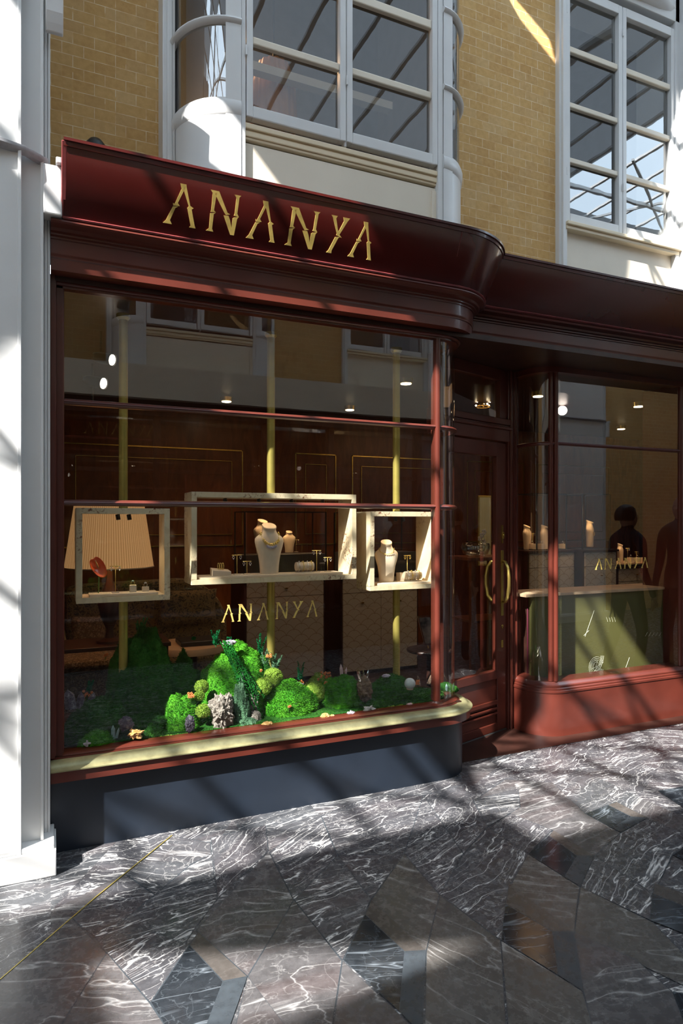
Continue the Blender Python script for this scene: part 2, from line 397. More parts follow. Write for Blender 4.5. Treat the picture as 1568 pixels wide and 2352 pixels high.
M['pinkquartz'] = rock('pink_quartz', (.62, .40, .45), (.75, .52, .55), (.88, .72, .74), 6, .25, .3)
M['amethyst'] = rock('pale_amethyst', (.30, .25, .36), (.55, .50, .60), (.80, .78, .82), 12, .3, .8)
M['whitestone'] = rock('white_coral', (.6, .58, .56), (.78, .76, .74), (.9, .88, .86), 20, .7, .8)
M['teal'] = rock('pale_teal_crystal', (.2, .36, .36), (.35, .52, .5), (.5, .66, .64), 6, .3, .3)
M['darkcrystal'] = rock('dark_amethyst_cluster', (.03, .02, .05), (.10, .08, .13), (.4, .38, .42), 20, .3, .8)
M['selenite'] = rock('milky_blue_sphere', (.55, .65, .70), (.68, .77, .80), (.80, .86, .88), 3, .15, .05)
def shade():
    m, nt, bs = nmat('pleated_lamp_shade'); 
    tc = N(nt, 'TexCoord'); sp = N(nt, 'SeparateXYZ'); nt.links.new(tc.outputs['Object'], sp.inputs[0])
    an = math_(nt, 'ARCTAN2', sp.outputs['X'], sp.outputs['Y']); wv = math_(nt, 'SINE', math_(nt, 'MULTIPLY', an, 110))
    col = ramp(nt, wv, [(0, (.62, .30, .11)), (1, (.86, .50, .22))]); nt.links.new(col, bs.inputs['Base Color']); bs.inputs['Roughness'].default_value = .8
    nt.links.new(col, bs.inputs['Emission Color']); bs.inputs['Emission Strength'].default_value = .42; return m
M['shade'] = shade()
def frosted():  # made-up panel glass that spreads soft light from above
    m, nt, bs = nmat('frosted_roof_glass'); nt.nodes.remove(bs); t = N(nt, 'BsdfTranslucent'); t.inputs[0].default_value = (.15, .165, .18, 1)
    d = N(nt, 'BsdfDiffuse'); d.inputs[0].default_value = (.14, .14, .14, 1)
    ms = N(nt, 'MixShader'); ms.inputs[0].default_value = .5; nt.links.new(t.outputs[0], ms.inputs[1]); nt.links.new(d.outputs[0], ms.inputs[2])
    nt.links.new(ms.outputs[0], nt.nodes['Material Output'].inputs[0]); return m
M['frosted'] = frosted()

# ================================================================== STRUCTURE
# ---- floor: inlaid marble tiles, one face or more per tile
def floor():
    names = ['marble', 'marblelines', 'marblered', 'marblebrown', 'marbleblack', 'marbletan', 'marbleslate']
    bm = bmesh.new(); lay = bm.loops.layers.float_color.new('tile')
    rnd = random.Random(5)
    def face(pts, z, mi, ang=None):
        vs = [bm.verts.new((x, y, z)) for x, y in pts]
        f = bm.faces.new(vs); f.material_index = mi
        a = rnd.uniform(-.6, .6) if ang is None else ang
        c = (a % (2*PI), rnd.random(), rnd.random(), 1)
        for l in f.loops: l[lay] = c
        if f.normal.z < 0: f.normal_flip()
        return f
    # base field: skewed quads running with the arcade
    a, b = Vector((.42, .24)), Vector((0, .46))
    for i in range(-26, 32):
        for j in range(-30, 30):
            o = a*i+b*j
            if -8 < o.x < 11 and -1.9 < o.y < 4.9:
                q = [o, o+a, o+a+b, o+b]
                if (i+j) % 3 == 0:
                    face([q[0], q[1], q[2]], 0, rnd.choice([0, 1, 0, 2])); face([q[0], q[2], q[3]], 0, rnd.choice([1, 0, 1, 2]))
                else: face(q, 0, rnd.choice([0, 1, 1, 2, 0]))
    bm.normal_update()
    # tiles measured on the floor before the shop, laid over as a thin inlay
    P = [
     (1, [(165,2110),(290,2010),(355,2055),(225,2163)], .25), (0, [(290,2010),(395,1920),(484,1936),(486,1962),(440,1985),(355,2055)], .5),
     (0, [(355,2055),(440,1985),(486,1962),(500,2065),(444,2138),(225,2163)], -.1), (1, [(484,1925),(610,1895),(617,1955),(500,2065)], -.75),
     (0, [(225,2163),(355,2140),(444,2138),(345,2305),(245,2190)], -.2),
     (2, [(617,1957),(675,2068),(568,2243),(450,2137)], .12), (2, [(675,2068),(786,2207),(756,2400),(640,2400),(568,2243)], .12),
     (2, [(786,2207),(940,2352),(960,2420),(756,2420)], .2), (2, [(568,2243),(690,2400),(530,2400)], .1),
     (1, [(618,1957),(737,1875),(775,1965),(675,2068)], -.45), (1, [(737,1875),(862,1825),(972,1828),(928,1962),(775,1965)], -.15),
     (1, [(775,1965),(928,1962),(852,2066)], -.25), (0, [(675,2068),(775,1965),(852,2066),(838,2102),(786,2207)], -.12),
     (3, [(928,1962),(1010,2056),(978,2185),(852,2068)], .9), (3, [(1010,2056),(1150,2161),(1165,2400),(975,2400),(978,2185)], 1.1),
     (1, [(928,1962),(972,1828),(1064,1962),(1010,2056)], -.35), (1, [(1010,2056),(1064,1962),(1120,1900),(1212,1962),(1168,2040),(1150,2161)], -.5),
     (1, [(1120,1900),(1200,1855),(1268,1908),(1212,1962)], -.5), (3, [(1212,1962),(1332,2038),(1325,2080),(1318,2142),(1168,2040)], .6),
     (3, [(1150,2161),(1338,2278),(1375,2400),(1170,2400)], 1.2), (3, [(1332,2038),(1500,2120),(1568,2190),(1640,2300),(1318,2142)], .5),
     (0, [(1365,1967),(1500,2054),(1492,2114),(1332,2038)], -.4), (2, [(1318,2142),(1460,2205),(1545,2280),(1590,2400),(1370,2400),(1338,2278)], .05),
     (2, [(1160,1790),(1268,1798),(1345,1870),(1425,1914),(1365,1967),(1268,1908),(1090,1838)], -.1),
     (0, [(1425,1914),(1487,1880),(1600,1930),(1545,1965),(1500,2054),(1365,1967)], -.3),
     (2, [(245,2190),(345,2305),(420,2420),(100,2420)], .35), (2, [(165,2110),(245,2190),(100,2420),(-40,2420),(0,2252)], .35),
     (1, [(245,2190),(345,2140),(435,2172),(345,2305)], -.4), (0, [(1085,1838),(1190,1812),(1195,1855),(1120,1900)], .05),
     (1, [(972,1828),(1068,1800),(1085,1838),(1120,1900),(1064,1962)], -.6),
     # the cube motifs: black lozenge, brown strip, slate strip
     (4, [(435,2172),(513,2256),(468,2375),(388,2375),(345,2305)], 0), (5, [(455,2142),(568,2245),(513,2256),(435,2172)], 0), (6, [(513,2256),(568,2245),(520,2380),(464,2380)], 0),
     (4, [(838,2102),(930,2188),(917,2325),(787,2207)], .4), (5, [(852,2068),(978,2185),(930,2188),(838,2102)], 0), (6, [(930,2188),(978,2185),(970,2380),(917,2325)], 0),
     (4, [(1160,2078),(1270,2142),(1282,2242),(1150,2161)], .2), (5, [(1168,2030),(1318,2142),(1270,2142),(1160,2078)], 0), (6, [(1270,2142),(1318,2142),(1338,2278),(1282,2242)], 0),
     (4, [(1260,1921),(1326,1968),(1296,2016),(1212,1962)], -.4), (5, [(1270,1908),(1365,1967),(1326,1968),(1260,1921)], 0), (6, [(1326,1968),(1365,1967),(1332,2038),(1296,2016)], 0),
     (4, [(1345,1870),(1395,1850),(1450,1878),(1405,1903)], -.4), (5, [(1395,1850),(1415,1843),(1487,1880),(1450,1878)], 0), (6, [(1405,1903),(1450,1878),(1487,1880),(1425,1914)], 0),
     (4, [(1497,2054),(1600,2096),(1606,2160),(1492,2116)], .3), (5, [(1502,2030),(1620,2072),(1600,2096),(1497,2054)], 0),
     (4, [(1510,1818),(1568,1808),(1640,1850),(1568,1856)], .1), (4, [(1545,2280),(1640,2300),(1640,2400),(1590,2390)], .1),
     (4, [(1545,1965),(1610,1935),(1650,1960),(1610,2000)], .1)]
    z = .0006
    for mi, px, an in P:
        pts = [fl(*q) for q in px]
        # nudge a hair narrower so that a dark joint shows between tiles
        c = Vector((sum(p[0] for p in pts)/len(pts), sum(p[1] for p in pts)/len(pts)))
        face(pts, z, 6, 0); z += .00004
        face([tuple(c+(Vector(p)-c)*(1-.0035/max(.05, (Vector(p)-c).length))) for p in pts], z, mi, an); z += .00004
    me = bpy.data.meshes.new('floor'); bm.to_mesh(me); bm.free()
    for n in names: me.materials.append(M[n])
    o = bpy.data.objects.new('floor', me); COL.objects.link(o); struct(o); ORG[o.name] = (0,0,0)
    s = MB()
    J = [(0,2252),(220,2062),(395,1920)]
    for p, q in zip(J, J[1:]):
        a_, b_ = fl(*p), fl(*q); s.obox((*a_, .0035), (*b_, .0035), .004, .002)
    o2 = s.build('brass_joint', M['polebrass'], o)
    s = MB().box(-8, 11, -1.95, 4.95, -.1, -.002); s.build('screed', M['slate'], o)
floor()

# ---- sweeps that follow the plan of the shop's bay
def bay_path(o, xl=0.0, yend=3.60, n=14):
    r = .20+o; p = [(xl, 3.28-o), (1.0, 3.28-o), (2.09, 3.28-o)]
    p += [(2.09+r*math.sin(a), 3.48-r*math.cos(a)) for a in [PI/2*k/n for k in range(1, n+1)]]
    return p+[(2.29+o, yend)]
def right_corner(o, xr=4.60, yend=3.93, n=10):       # curved corner to the right of the door
    r = .17+o; p = [(3.13-o, yend)]
    p += [(3.30-r*math.cos(a), 3.77-r*math.sin(a)) for a in [PI/2*k/n for k in range(0, n+1)]]
    return p+[(xr, 3.60-o)]
def straight(y0, xa, xb): return lambda o: [(xa, y0-o), (xb, y0-o)]
def sweep(prof, path, closed=True, mb=None, mi=0, caps=True):
    mb = mb or MB(); rows = [[(x, y, z) for x, y in path(o)] for o, z in prof]
    b = len(mb.v); mb.sheet(rows, closed, False, mi)
    if caps and closed:
        n = len(rows[0]); m = len(rows)
        mb.f.append([b+i*n for i in range(m)]); mb.mi.append(mi); mb.f.append([b+i*n+n-1 for i in range(m)][::-1]); mb.mi.append(mi)
    return mb
def bandprof(o0, o1, z0, z1): return [(o0, z0), (o1, z0), (o1, z1), (o0, z1)]
def roundprof(o0, o1, z0, z1, n=6):                   # half-round nose
    zc, rz, ro = (z0+z1)/2, (z1-z0)/2, (o1-o0)
    return [(o0, z0)]+[(o0+ro*math.cos(-PI/2+PI*k/n), zc+rz*math.sin(-PI/2+PI*k/n)) for k in range(n+1)]+[(o0, z1)]

# ---- the big curved shop window (setting), its frame, rails and panes
win = sthing('window_1', (0, 3.28, .42), 'wide curved shop window in oxblood frame with two glazing bars', 'window')
lb = lambda o: bay_path(o)
s = sweep([(-.05,.405),(.03,.405),(.03,.419),(.018,.422),(.018,.427),(.008,.432),(-.005,.435),(-.02,.436),(-.05,.436)], lb); s.build('bottom_rail', M['red'], win, 'auto')
for z in (1.592, 2.06):
    sweep(roundprof(-.012, .016, z-.015, z+.015), lambda o: bay_path(o, .05, 3.60)).build('glazing_bar', M['red'], win, 'auto')
s = sweep(bandprof(-.03, .02, 2.575, 2.625), lb); sweep(roundprof(.02, .035, 2.585, 2.605), lb, mb=s); s.build('head_rail', M['red'], win, 'auto')
s = MB().box(.0, .018, 3.235, 3.34, .43, 2.63); s.box(.018, .05, 3.26, 3.32, .43, 2.6)
s.tube([(.05, 3.268, .44), (.05, 3.268, 2.6)], .007); s.tube([(.016, 3.243, .44), (.016, 3.243, 2.6)], .008); s.build('side_post', M['red'], win, 'auto')
s = MB(); s.tube([(2.072, 3.272, .455), (2.072, 3.272, 2.58)], .0175, 14); s.box(2.058, 2.086, 3.275, 3.32, .45, 2.58); s.build('mullion', M['red'], win, 'auto')
s = MB().box(2.27, 2.31, 3.575, 3.65, .44, 2.6); s.build('rear_post', M['red'], win)
for z0, z1 in ((.456, 1.58), (1.604, 2.048), (2.072, 2.58)):
    MB().add([(.05, 3.28, z0), (2.06, 3.28, z0), (2.06, 3.28, z1), (.05, 3.28, z1)], [(0,1,2,3)]).build('pane', M['glass'], win)
    pth = [p for p in bay_path(0)[2:]]
    s = MB(); s.sheet([[(x, y, z0) for x, y in pth], [(x, y, z1) for x, y in pth]]); s.build('curved_pane', M['glass'], win, True)

# ---- stallriser, brass sill
sweep(bandprof(-.14, .046, 0, .36), lb).build('trim_1', M['black'], None, 'auto')
sr = struct(bpy.data.objects['trim_1'])
sill = sthing('trim_2', (0, 3.28, .38), 'brass sill moulding curving round the shop window foot', 'sill')
sweep([(-.1,.332),(.094,.332),(.094,.385),(-.1,.385)], lb).build('red_band', M['red'], sill, 'auto')
sweep([(-.1,.384),(.108,.384),(.108,.389),(.098,.393),(.085,.397),(.080,.404),(.070,.412),(.056,.418),(-.1,.418)], lb).build('brass_nosing', M['brasspaint'], sill, 'auto')

# ---- entablature over the window and the entrance
ent = sthing('trim_3', (0, 3.28, 2.62), 'stepped oxblood cornice below the shop sign', 'cornice')
def entab(path, name):
    s = sweep([(-.12,2.625),(.104,2.625),(.104,2.676),(.109,2.680),(.109,2.688),(.112,2.692),(.112,2.70),(.112,2.757),(.118,2.760),(.118,2.768),(.130,2.772),(.130,2.780),(.145,2.784),(.150,2.796),(.172,2.803),(.18,2.806),(.184,2.813),(.180,2.822),(-.12,2.822)], path)
    return s.build(name, M['red'], ent, 'auto')
entab(lambda o: bay_path(o, 0, 3.75), 'cornice')
entab(lambda o: [(2.25, 3.50-o), (6.4, 3.50-o)], 'cornice')
MB().box(-.02, 6.4, 3.25, 4.3, 2.60, 2.63).build('soffit', M['darkwood'], ent)
sweep(bandprof(-.05, .02, 2.56, 2.63), lambda o: right_corner(o, 6.2), mb=MB()).build('head_rail', M['red'], ent, 'auto')

# ---- sign board: tilted fascia with gilt lettering
sg = thing('shop_sign', 'long oxblood sign board with gilt ANANYA lettering above the big window', 'sign', (0.05, 3.28, 2.82))
def sgp(o): return bay_path(o, .05, 3.8)
def fasc(path, nm, par):
    sweep([(.0,2.822),(.168,2.822),(.172,2.826),(.286,3.092),(.286,3.10),(.0,3.10)], path).build(nm, M['sign'], par, 'auto')
    sweep([(.20,3.090),(.290,3.090),(.292,3.108),(.300,3.110),(.300,3.122),(.292,3.125),(.20,3.125)], path).build('top_lip', M['sign'], par, 'auto')
    sweep(roundprof(.160, .187, 2.824, 2.842), path).build('bottom_lip', M['redlip'], par, 'auto')
fasc(sgp, 'board', sg)
s = MB(); s.obox((.052, 3.115, 2.835), (.052, 2.992, 3.112), .018, .02, (1,0,0)); s.build('end_lip', M['redlip'], sg, False, .003)
for k, a in ((0, 0),):
    s = MB(); s.obox((2.055, 3.1075, 2.84), (2.055, 2.994, 3.088), .003, .0015, (1,0,0)); s.build('joint', M['redlip'], sg)
A_ = [[(.45,1),(.63,1),(.605,.92),(.41,.53),(.475,.465),(.28,.447),(.265,.51),(.32,.50),(.50,.88)],
      [(.27,.43),(.425,.445),(.345,.40),(.205,.09),(.27,0),(0,0),(.09,.085)],
      [(.55,.88),(.605,.94),(.63,1),(.645,.93),(.79,.52),(.90,.475),(.84,.44),(.96,.08),(1.0,0),(.80,0),(.845,.05),(.72,.42),(.70,.455),(.75,.50)]]
N_ = [[(.05,1),(.31,1),(.24,.95),(.20,.55),(.205,.515),(.265,.485),(.10,.47),(.115,.53),(.12,.93)],
      [(.09,.44),(.26,.475),(.20,.43),(.185,.07),(.23,0),(0,0),(.09,.07)],
      [(.26,.97),(.31,1),(.62,.53),(.71,.50),(.58,.465),(.52,.52),(.18,.93)],
      [(.51,.45),(.66,.46),(.72,.36),(.79,.17),(.80,.42),(.85,.45),(.985,.48),(.94,.42),(.885,0),(.77,0)],
      [(.79,1),(1,1),(.95,.95),(.93,.55),(.99,.475),(.83,.49),(.85,.54),(.86,.93)]]
Y_ = [[(0,1),(.33,1),(.27,.93),(.47,.60),(.52,.64),(.70,.90),(.63,1),(1,1),(.90,.92),(.56,.53),(.70,.455),(.40,.50),(.42,.54),(.10,.94)],
      [(.36,.45),(.60,.47),(.52,.43),(.27,.08),(.27,0),(0,0),(.10,.07)]]
GL = {'A': A_, 'N': N_, 'Y': Y_}
def letter(ch, f, par, mat, th):
    s = MB()
    for poly in GL[ch]: s.prism(poly, lambda a, b: f(a, b, 0), lambda a, b: f(a, b, th))
    return s.build('letter', mat, par)
def onfascia(x0, x1):
    A, B = Vector((0, 3.108, 2.826)), Vector((0, 2.994, 3.092)); d = (B-A).normalized(); nrm = Vector((0, -d.z, d.y)).normalized()
    L = (B-A).length; lo, hi = .21*L, .82*L
    def f(a, b, t):
        p = A+d*(lo+(hi-lo)*b)+nrm*(.0002+t); return (x0+(x1-x0)*a, p.y, p.z)
    return f
for ch, (pa, pb) in zip('ANANYA', ((375,452),(474,549),(566,635),(655,729),(751,797),(800,858))):
    letter(ch, onfascia(at(pa, 520, 3.07)[0], at(pb, 520, 3.05)[0]), sg, M['gold'], .0025)
sg2 = thing('fascia_board', 'plain dark oxblood fascia board over the entrance and right-hand window', 'fascia', (2.3, 3.5, 2.82))
fasc(lambda o: [(2.44, 3.49-o), (6.4, 3.49-o)], 'board', sg2)
s = MB(); s.box(2.60, 6.4, 3.24, 3.75, 3.10, 3.118); s.box(.06, 2.35, 3.08, 3.75, 3.10, 3.115); struct(s.build('trim_4', M['slate'], None))

# ---- brick wall, white pilaster, upper bays; the same again across the arcade
def pil(name, x1, lbl=None):
    r = sthing(name, (x1-.5, 3.2, 0), lbl, None)
    s = MB(); s.box(x1-1.6, x1-.115, 3.045, 3.8, .0, 6.3); s.box(x1-.115, x1-.03, 3.10, 3.8, 0, 6.3); s.box(x1-.03, x1-.002, 3.16, 3.8, 0, 6.3)
    s.box(x1-.125, x1-.112, 3.033, 3.06, .1, 6.3); s.box(x1-.04, x1-.028, 3.085, 3.11, .1, 6.3)
    s.tube([(x1-.02, 3.158, .12), (x1-.02, 3.158, 6.3)], .006); s.tube([(x1-.008, 3.158, .12), (x1-.008, 3.158, 6.3)], .005)
    s.build('shaft', M['white'], r, False, .003)
    s = MB(); s.box(x1-1.7, x1+.022, 3.025, 3.24, 0, .112); s.box(x1-1.7, x1+.014, 3.035, 3.24, .112, .135); s.build('plinth', M['white'], r, False, .004)
    s = MB(); rows = []
    for o, z in ((0,3.045),(.02,3.05),(.03,3.062),(.03,3.075),(.012,3.082),(0,3.085)):
        rows.append([(x1-1.7, 3.03-o, z), (x1-.20, 3.03-o, z), (x1-.10, 3.06-o, z), (x1-.02+o*.3, 3.12-o, z-.005), (x1+.012+o*.3, 3.22, z-.012)])
    s.sheet(rows); s.build('ledge', M['stonegrey'], r, 'auto')
    s = MB(); s.box(x1-.03, x1+.045, 3.08, 3.7, 2.83, 3.045); s.box(x1+.02, x1+.045, 3.06, 3.7, 3.045, 3.075); s.build('flashing', M['white'], r, False, .006)
    s = MB()                                   # scrolled bracket high up
    prof = [(3.10,3.63),(3.085,3.66),(3.07,3.70),(3.06,3.78),(3.05,3.84),(3.02,3.9),(2.98,3.96),(2.94,4.1),(2.93,4.3),(3.12,4.3),(3.12,3.63)]
    s.prism(prof, lambda a, b: (x1-.02, a, b), lambda a, b: (x1+.05, a, b))
    s.torus((x1+.05, 3.03, 3.95), .045, .012, 'x'); s.build('scroll_bracket', M['white'], r, False, .005)
    return r
def casement(r, x0, x1, rows, Y, mat='white', st=.035):
    fr = MB(); fr.box(x0, x0+st, Y, Y+.05, rows[0][0]-.06, rows[-1][1]+.06); fr.box(x1-st, x1, Y, Y+.05, rows[0][0]-.06, rows[-1][1]+.06)
    fr.box(x0+st, x1-st, Y, Y+.05, rows[0][0]-.06, rows[0][0]); fr.box(x0+st, x1-st, Y, Y+.05, rows[-1][1], rows[-1][1]+.06)
    o = fr.build('casement', M[mat], r, False, .004)
    b = MB()
    for (a0, a1), (b0, b1) in zip(rows, rows[1:]): b.box(x0+st, x1-st, Y+.01, Y+.04, a1, b0)
    b.build('glazing_bar', M['cream'], o, False, .006)
    for a0, a1 in rows:
        MB().add([(x0+st, Y+.035, a0), (x1-st, Y+.035, a0), (x1-st, Y+.035+.0, a1), (x0+st, Y+.035, a1)], [(0,1,2,3)]).build('pane', M['sashglass'], o)
    for z in (rows[0][0]+.25, rows[-1][0]+.2): MB().tube([(x0-.003, Y-.006, z), (x0-.003, Y-.006, z+.05)], .006).build('hinge', M['white'], o)
def upper_bay(idx, X0=0.0):
    r = sthing('window_%d' % idx, (X0+1.5, 3.3, 3.6), 'white bow window with curved corner panes on the upper floor', 'window')
    X = lambda x: x+X0
    xl, xr = X(.90), X(2.13)
    zt = 6.3
    s = MB()
    s.box(xl, xr, 3.345, 3.8, 3.0, 3.50)                     # core under the sill
    s.box(xl, X(.925), 3.30, 3.4, 3.0, zt); s.box(X(2.095), xr, 3.30, 3.4, 3.0, zt); s.box(xl, xr, 3.3, 3.4, 5.35, zt)
    s.box(X(1.49), X(1.505), 3.31, 3.35, 3.59, 5.3)
    s.build('front_frame', M['white'], r, False, .004)
    s = MB(); s.box(X(.925), X(2.095), 3.33, 3.36, 3.0, 3.49); s.box(X(2.065), X(2.095), 3.318, 3.34, 3.0, 3.47); s.build('front_panel', M['cream'], r, False, .003)
    s = MB()
    for z0, z1, d in ((3.505,3.52,.006),(3.52,3.548,.014),(3.548,3.556,.010),(3.556,3.585,.022)): s.box(X(.925), X(2.10), 3.33-d, 3.4, z0, z1)
    s.build('sill_moulding', M['creamwarm'], r, False, .006)
    rows = [(3.675,4.005),(4.045,4.42),(4.47,4.85),(4.90,5.25)]
    casement(r, X(.93), X(1.497), rows, 3.30); casement(r, X(1.503), X(2.092), rows, 3.30)
    for sgn, xa, xb in ((-1, X(.90), X(.60)), (1, X(2.13), X(2.40))):
        def path(o, xa=xa, xb=xb, sgn=sgn, n=12):
            w_ = abs(xb-xa)+o; d = .34+o
            return [(xa+sgn*w_*math.sin(PI/2*k/n), 3.64-d*math.cos(PI/2*k/n)) for k in range(n+1)]
        s = MB(); sweep([(-.03,3.0),(.0,3.0),(.0,3.60),(.008,3.61),(.012,3.66),(0,3.69),(-.03,3.69)], path, mb=s)
        s.build('curved_apron', M['white'], r, 'auto')
        for z in (4.09, 4.55, 5.02): sweep(roundprof(-.02, .02, z-.022, z+.022), path).build('curved_bar', M['white'], r, 'auto')
        sweep(bandprof(-.03, .01, 5.35, 6.3), path).build('curved_head', M['white'], r, 'auto')
        pp = path(-.008); s = MB(); s.sheet([[(x, y, 3.69) for x, y in pp[2:11]], [(x, y, 5.35) for x, y in pp[2:11]]]); s.build('curved_pane', M['sashglass'], r, True)
        for (i0, i1) in ((0, 2), (10, 12)):
            for_path = path(0); s = MB()
            s.sheet([[(x, y, z) for x, y in path(o)[i0:i1+1]] for o, z in ((.004,3.0),(.004,5.4),(-.03,5.4),(-.03,3.0))], True)
            s.build('curved_stile', M['white'], r, 'auto')
        xw = xb+sgn*.02
        s = MB(); s.box(min(xb, xb+sgn*.05), max(xb, xb+sgn*.05), 3.60, 3.8, 3.0, zt); s.box(min(xb, xb+sgn*.028), max(xb, xb+sgn*.028), 3.585, 3.7, 3.0, zt); s.build('wall_trim', M['white'], r, False, .006)
    if not MIR:
        s = MB(); s.box(X(.93), X(2.06), 3.80, 3.86, 4.225, 4.275); s.build('inner_rail', M['cream'], r)
        xs_, zs_ = at(628, 185, 4.0); s = MB(); n = 60; c_ = X(xs_)
        s.sheet([[(c_+rr*(1+.05*math.cos(15*2*PI*k/n))*math.cos(2*PI*k/n), 4.0+rr*(1+.05*math.cos(15*2*PI*k/n))*math.sin(2*PI*k/n), zz) for k in range(n)] for rr, zz in ((.14,4.0),(.145,4.1),(.135,4.28),(.10,4.42),(.02,4.47))], False, True)
        s.build('fluted_shade', M['upshade'], r, True)
        MB().tube([(c_,4.0,4.47),(c_,4.0,5.49)], .006).build('shade_cord', M['blackmetal'], r)
    if not MIR: lamp('POINT', 'upstairs_lamp', (X(1.1), 4.15, 4.6), 9, (1,.6,.3), .08)
    # the dim room behind
    s = MB(); s.box(X(.64), X(2.36), 4.6, 4.62, 3.0, 6); s.box(X(.64), X(2.36), 3.7, 4.62, 5.5, 5.52); s.box(X(.62), X(.64), 3.62, 4.62, 3, 5.52); s.box(X(2.36), X(2.38), 3.62, 4.62, 3, 5.52)
    s.box(X(.95), X(2.08), 3.42, 4.62, 3.40, 3.42); s.box(X(.64), X(2.36), 3.66, 4.62, 3.40, 3.42); s.build('room_shell', M['slate'], r)
    return r
def flat_window(idx, X0=0.0):
    global XFS; XFS = 1.078
    r = sthing('window_%d' % idx, (X0+3.8, 3.45, 3.6), 'white paired casement window with four rows of panes on the upper floor', 'window')
    X = lambda x: x+X0
    Y = 3.45; s = MB()
    s.box(X(3.145), X(3.215), Y-.01, 3.8, 3.0, 6.3); s.box(X(3.16), X(3.185), Y-.03, Y, 3.0, 6.3)
    s.box(X(4.26), X(4.55), Y-.01, 3.8, 3.0, 6.3); s.box(X(4.30), X(4.36), Y-.06, Y, 3.0, 6.3)
    s.box(X(3.2), X(4.4), Y-.01, 3.8, 5.24, 6.3); s.build('frame', M['white'], r, False, .004)
    s = MB(); s.box(X(3.21), X(4.27), Y+.03, 3.8, 3.0, 3.50); s.build('panel', M['cream'], r)
    s = MB(); s.box(X(3.20), X(4.29), Y-.02, Y+.1, 3.50, 3.525); s.box(X(3.20), X(4.30), Y-.035, Y+.1, 3.525, 3.55); s.build('sill_moulding', M['creamwarm'], r, False, .005)
    rows = [(3.62,3.975),(4.01,4.355),(4.39,4.735),(4.775,5.13)]
    casement(r, X(3.215), X(3.735), rows, Y); casement(r, X(3.74), X(4.262), rows, Y)
    s = MB()                                                  # bowed cornice above
    s.sheet([[(X(3.7+.9*math.sin(a)), Y+.35-(.40+o)*math.cos(a), z) for a in [-.9+1.9*k/12 for k in range(13)]] for o, z in ((0,5.28),(.04,5.3),(.06,5.34),(.03,5.38),(.05,5.42),(-.2,5.42),(-.2,5.28))], True)
    s.build('bowed_cornice', M['white'], r, 'auto')
    s = MB(); s.box(X(3.2), X(4.28), 4.6, 4.62, 3.4, 5.5); s.box(X(3.2), X(4.28), 3.6, 4.6, 5.3, 5.32); s.box(X(3.2), X(3.21), 3.5, 4.6, 3.4, 5.3); s.box(X(4.28), X(4.29), 3.5, 4.6, 3.4, 5.3); s.box(X(3.2), X(4.28), 3.5, 4.6, 3.40, 3.41)
    s.build('room_shell', M['slate'], r); XFS = 1.0
    return r
def brickwall(name):
    s = MB(); top = 5.42 if MIR else 6.5
    for x0, x1, z0, z1 in ((-8, .60, 3.0, top), (2.40, 3.39, 3.0, 6.5), (4.64, 7.6, 3.0, 6.5), (7.6, 11, 0, 6.5), (-8, -1.6, 0, 3.0), (.6, 4.64, 5.6, 6.5)): s.box(x0, x1, 3.75, 3.95, z0, min(z1, top))
    return struct(s.build(name, M['brick']))
brickwall('wall_near'); pil('trim_5', 0.0, 'white stepped pilaster left of the shop window'); upper_bay(2); flat_window(3)
pil('trim_6', 7.9)
MIR = True
brickwall('wall_opposite'); pil('trim_7', 0.0); pil('trim_8', 7.9); upper_bay(4); flat_window(5); upper_bay(6, 4.6)
# the shop across the arcade: cream fascia, dark glazed front
o8 = sthing('window_7', (3, 3.3, 0))
s = MB(); s.box(0, 7.8, 3.08, 3.75, 2.78, 3.12); s.build('fascia', M['cream'], o8)
s = MB()
for x in (0, 1.0, 2.2, 3.0, 4.2, 5.5, 6.6, 7.72): s.box(x, x+.07, 3.24, 3.34, .4, 2.78)
s.box(0, 7.8, 3.2, 3.4, 0, .45); s.box(0, 7.8, 3.26, 3.32, 2.03, 2.07); s.box(0, 7.8, 3.18, 3.8, 2.62, 2.78); s.build('frame', M['darkwood'], o8)
s = MB(); s.add([(0,3.3,.45),(7.8,3.3,.45),(7.8,3.3,2.7),(0,3.3,2.7)], [(0,1,2,3)]); s.build('pane', M['glass'], o8)
s = MB(); s.box(0, 7.8, 4.6, 4.65, 0, 2.8); s.box(0, 7.8, 3.35, 4.6, -.05, 0); s.build('room_shell', M['darkwood'], o8)
MIR = False
s = MB(); s.box(0, 7.9, 3.6, 8.6, 3.04, 3.06); struct(s.build('ceiling_2', M['slate']))

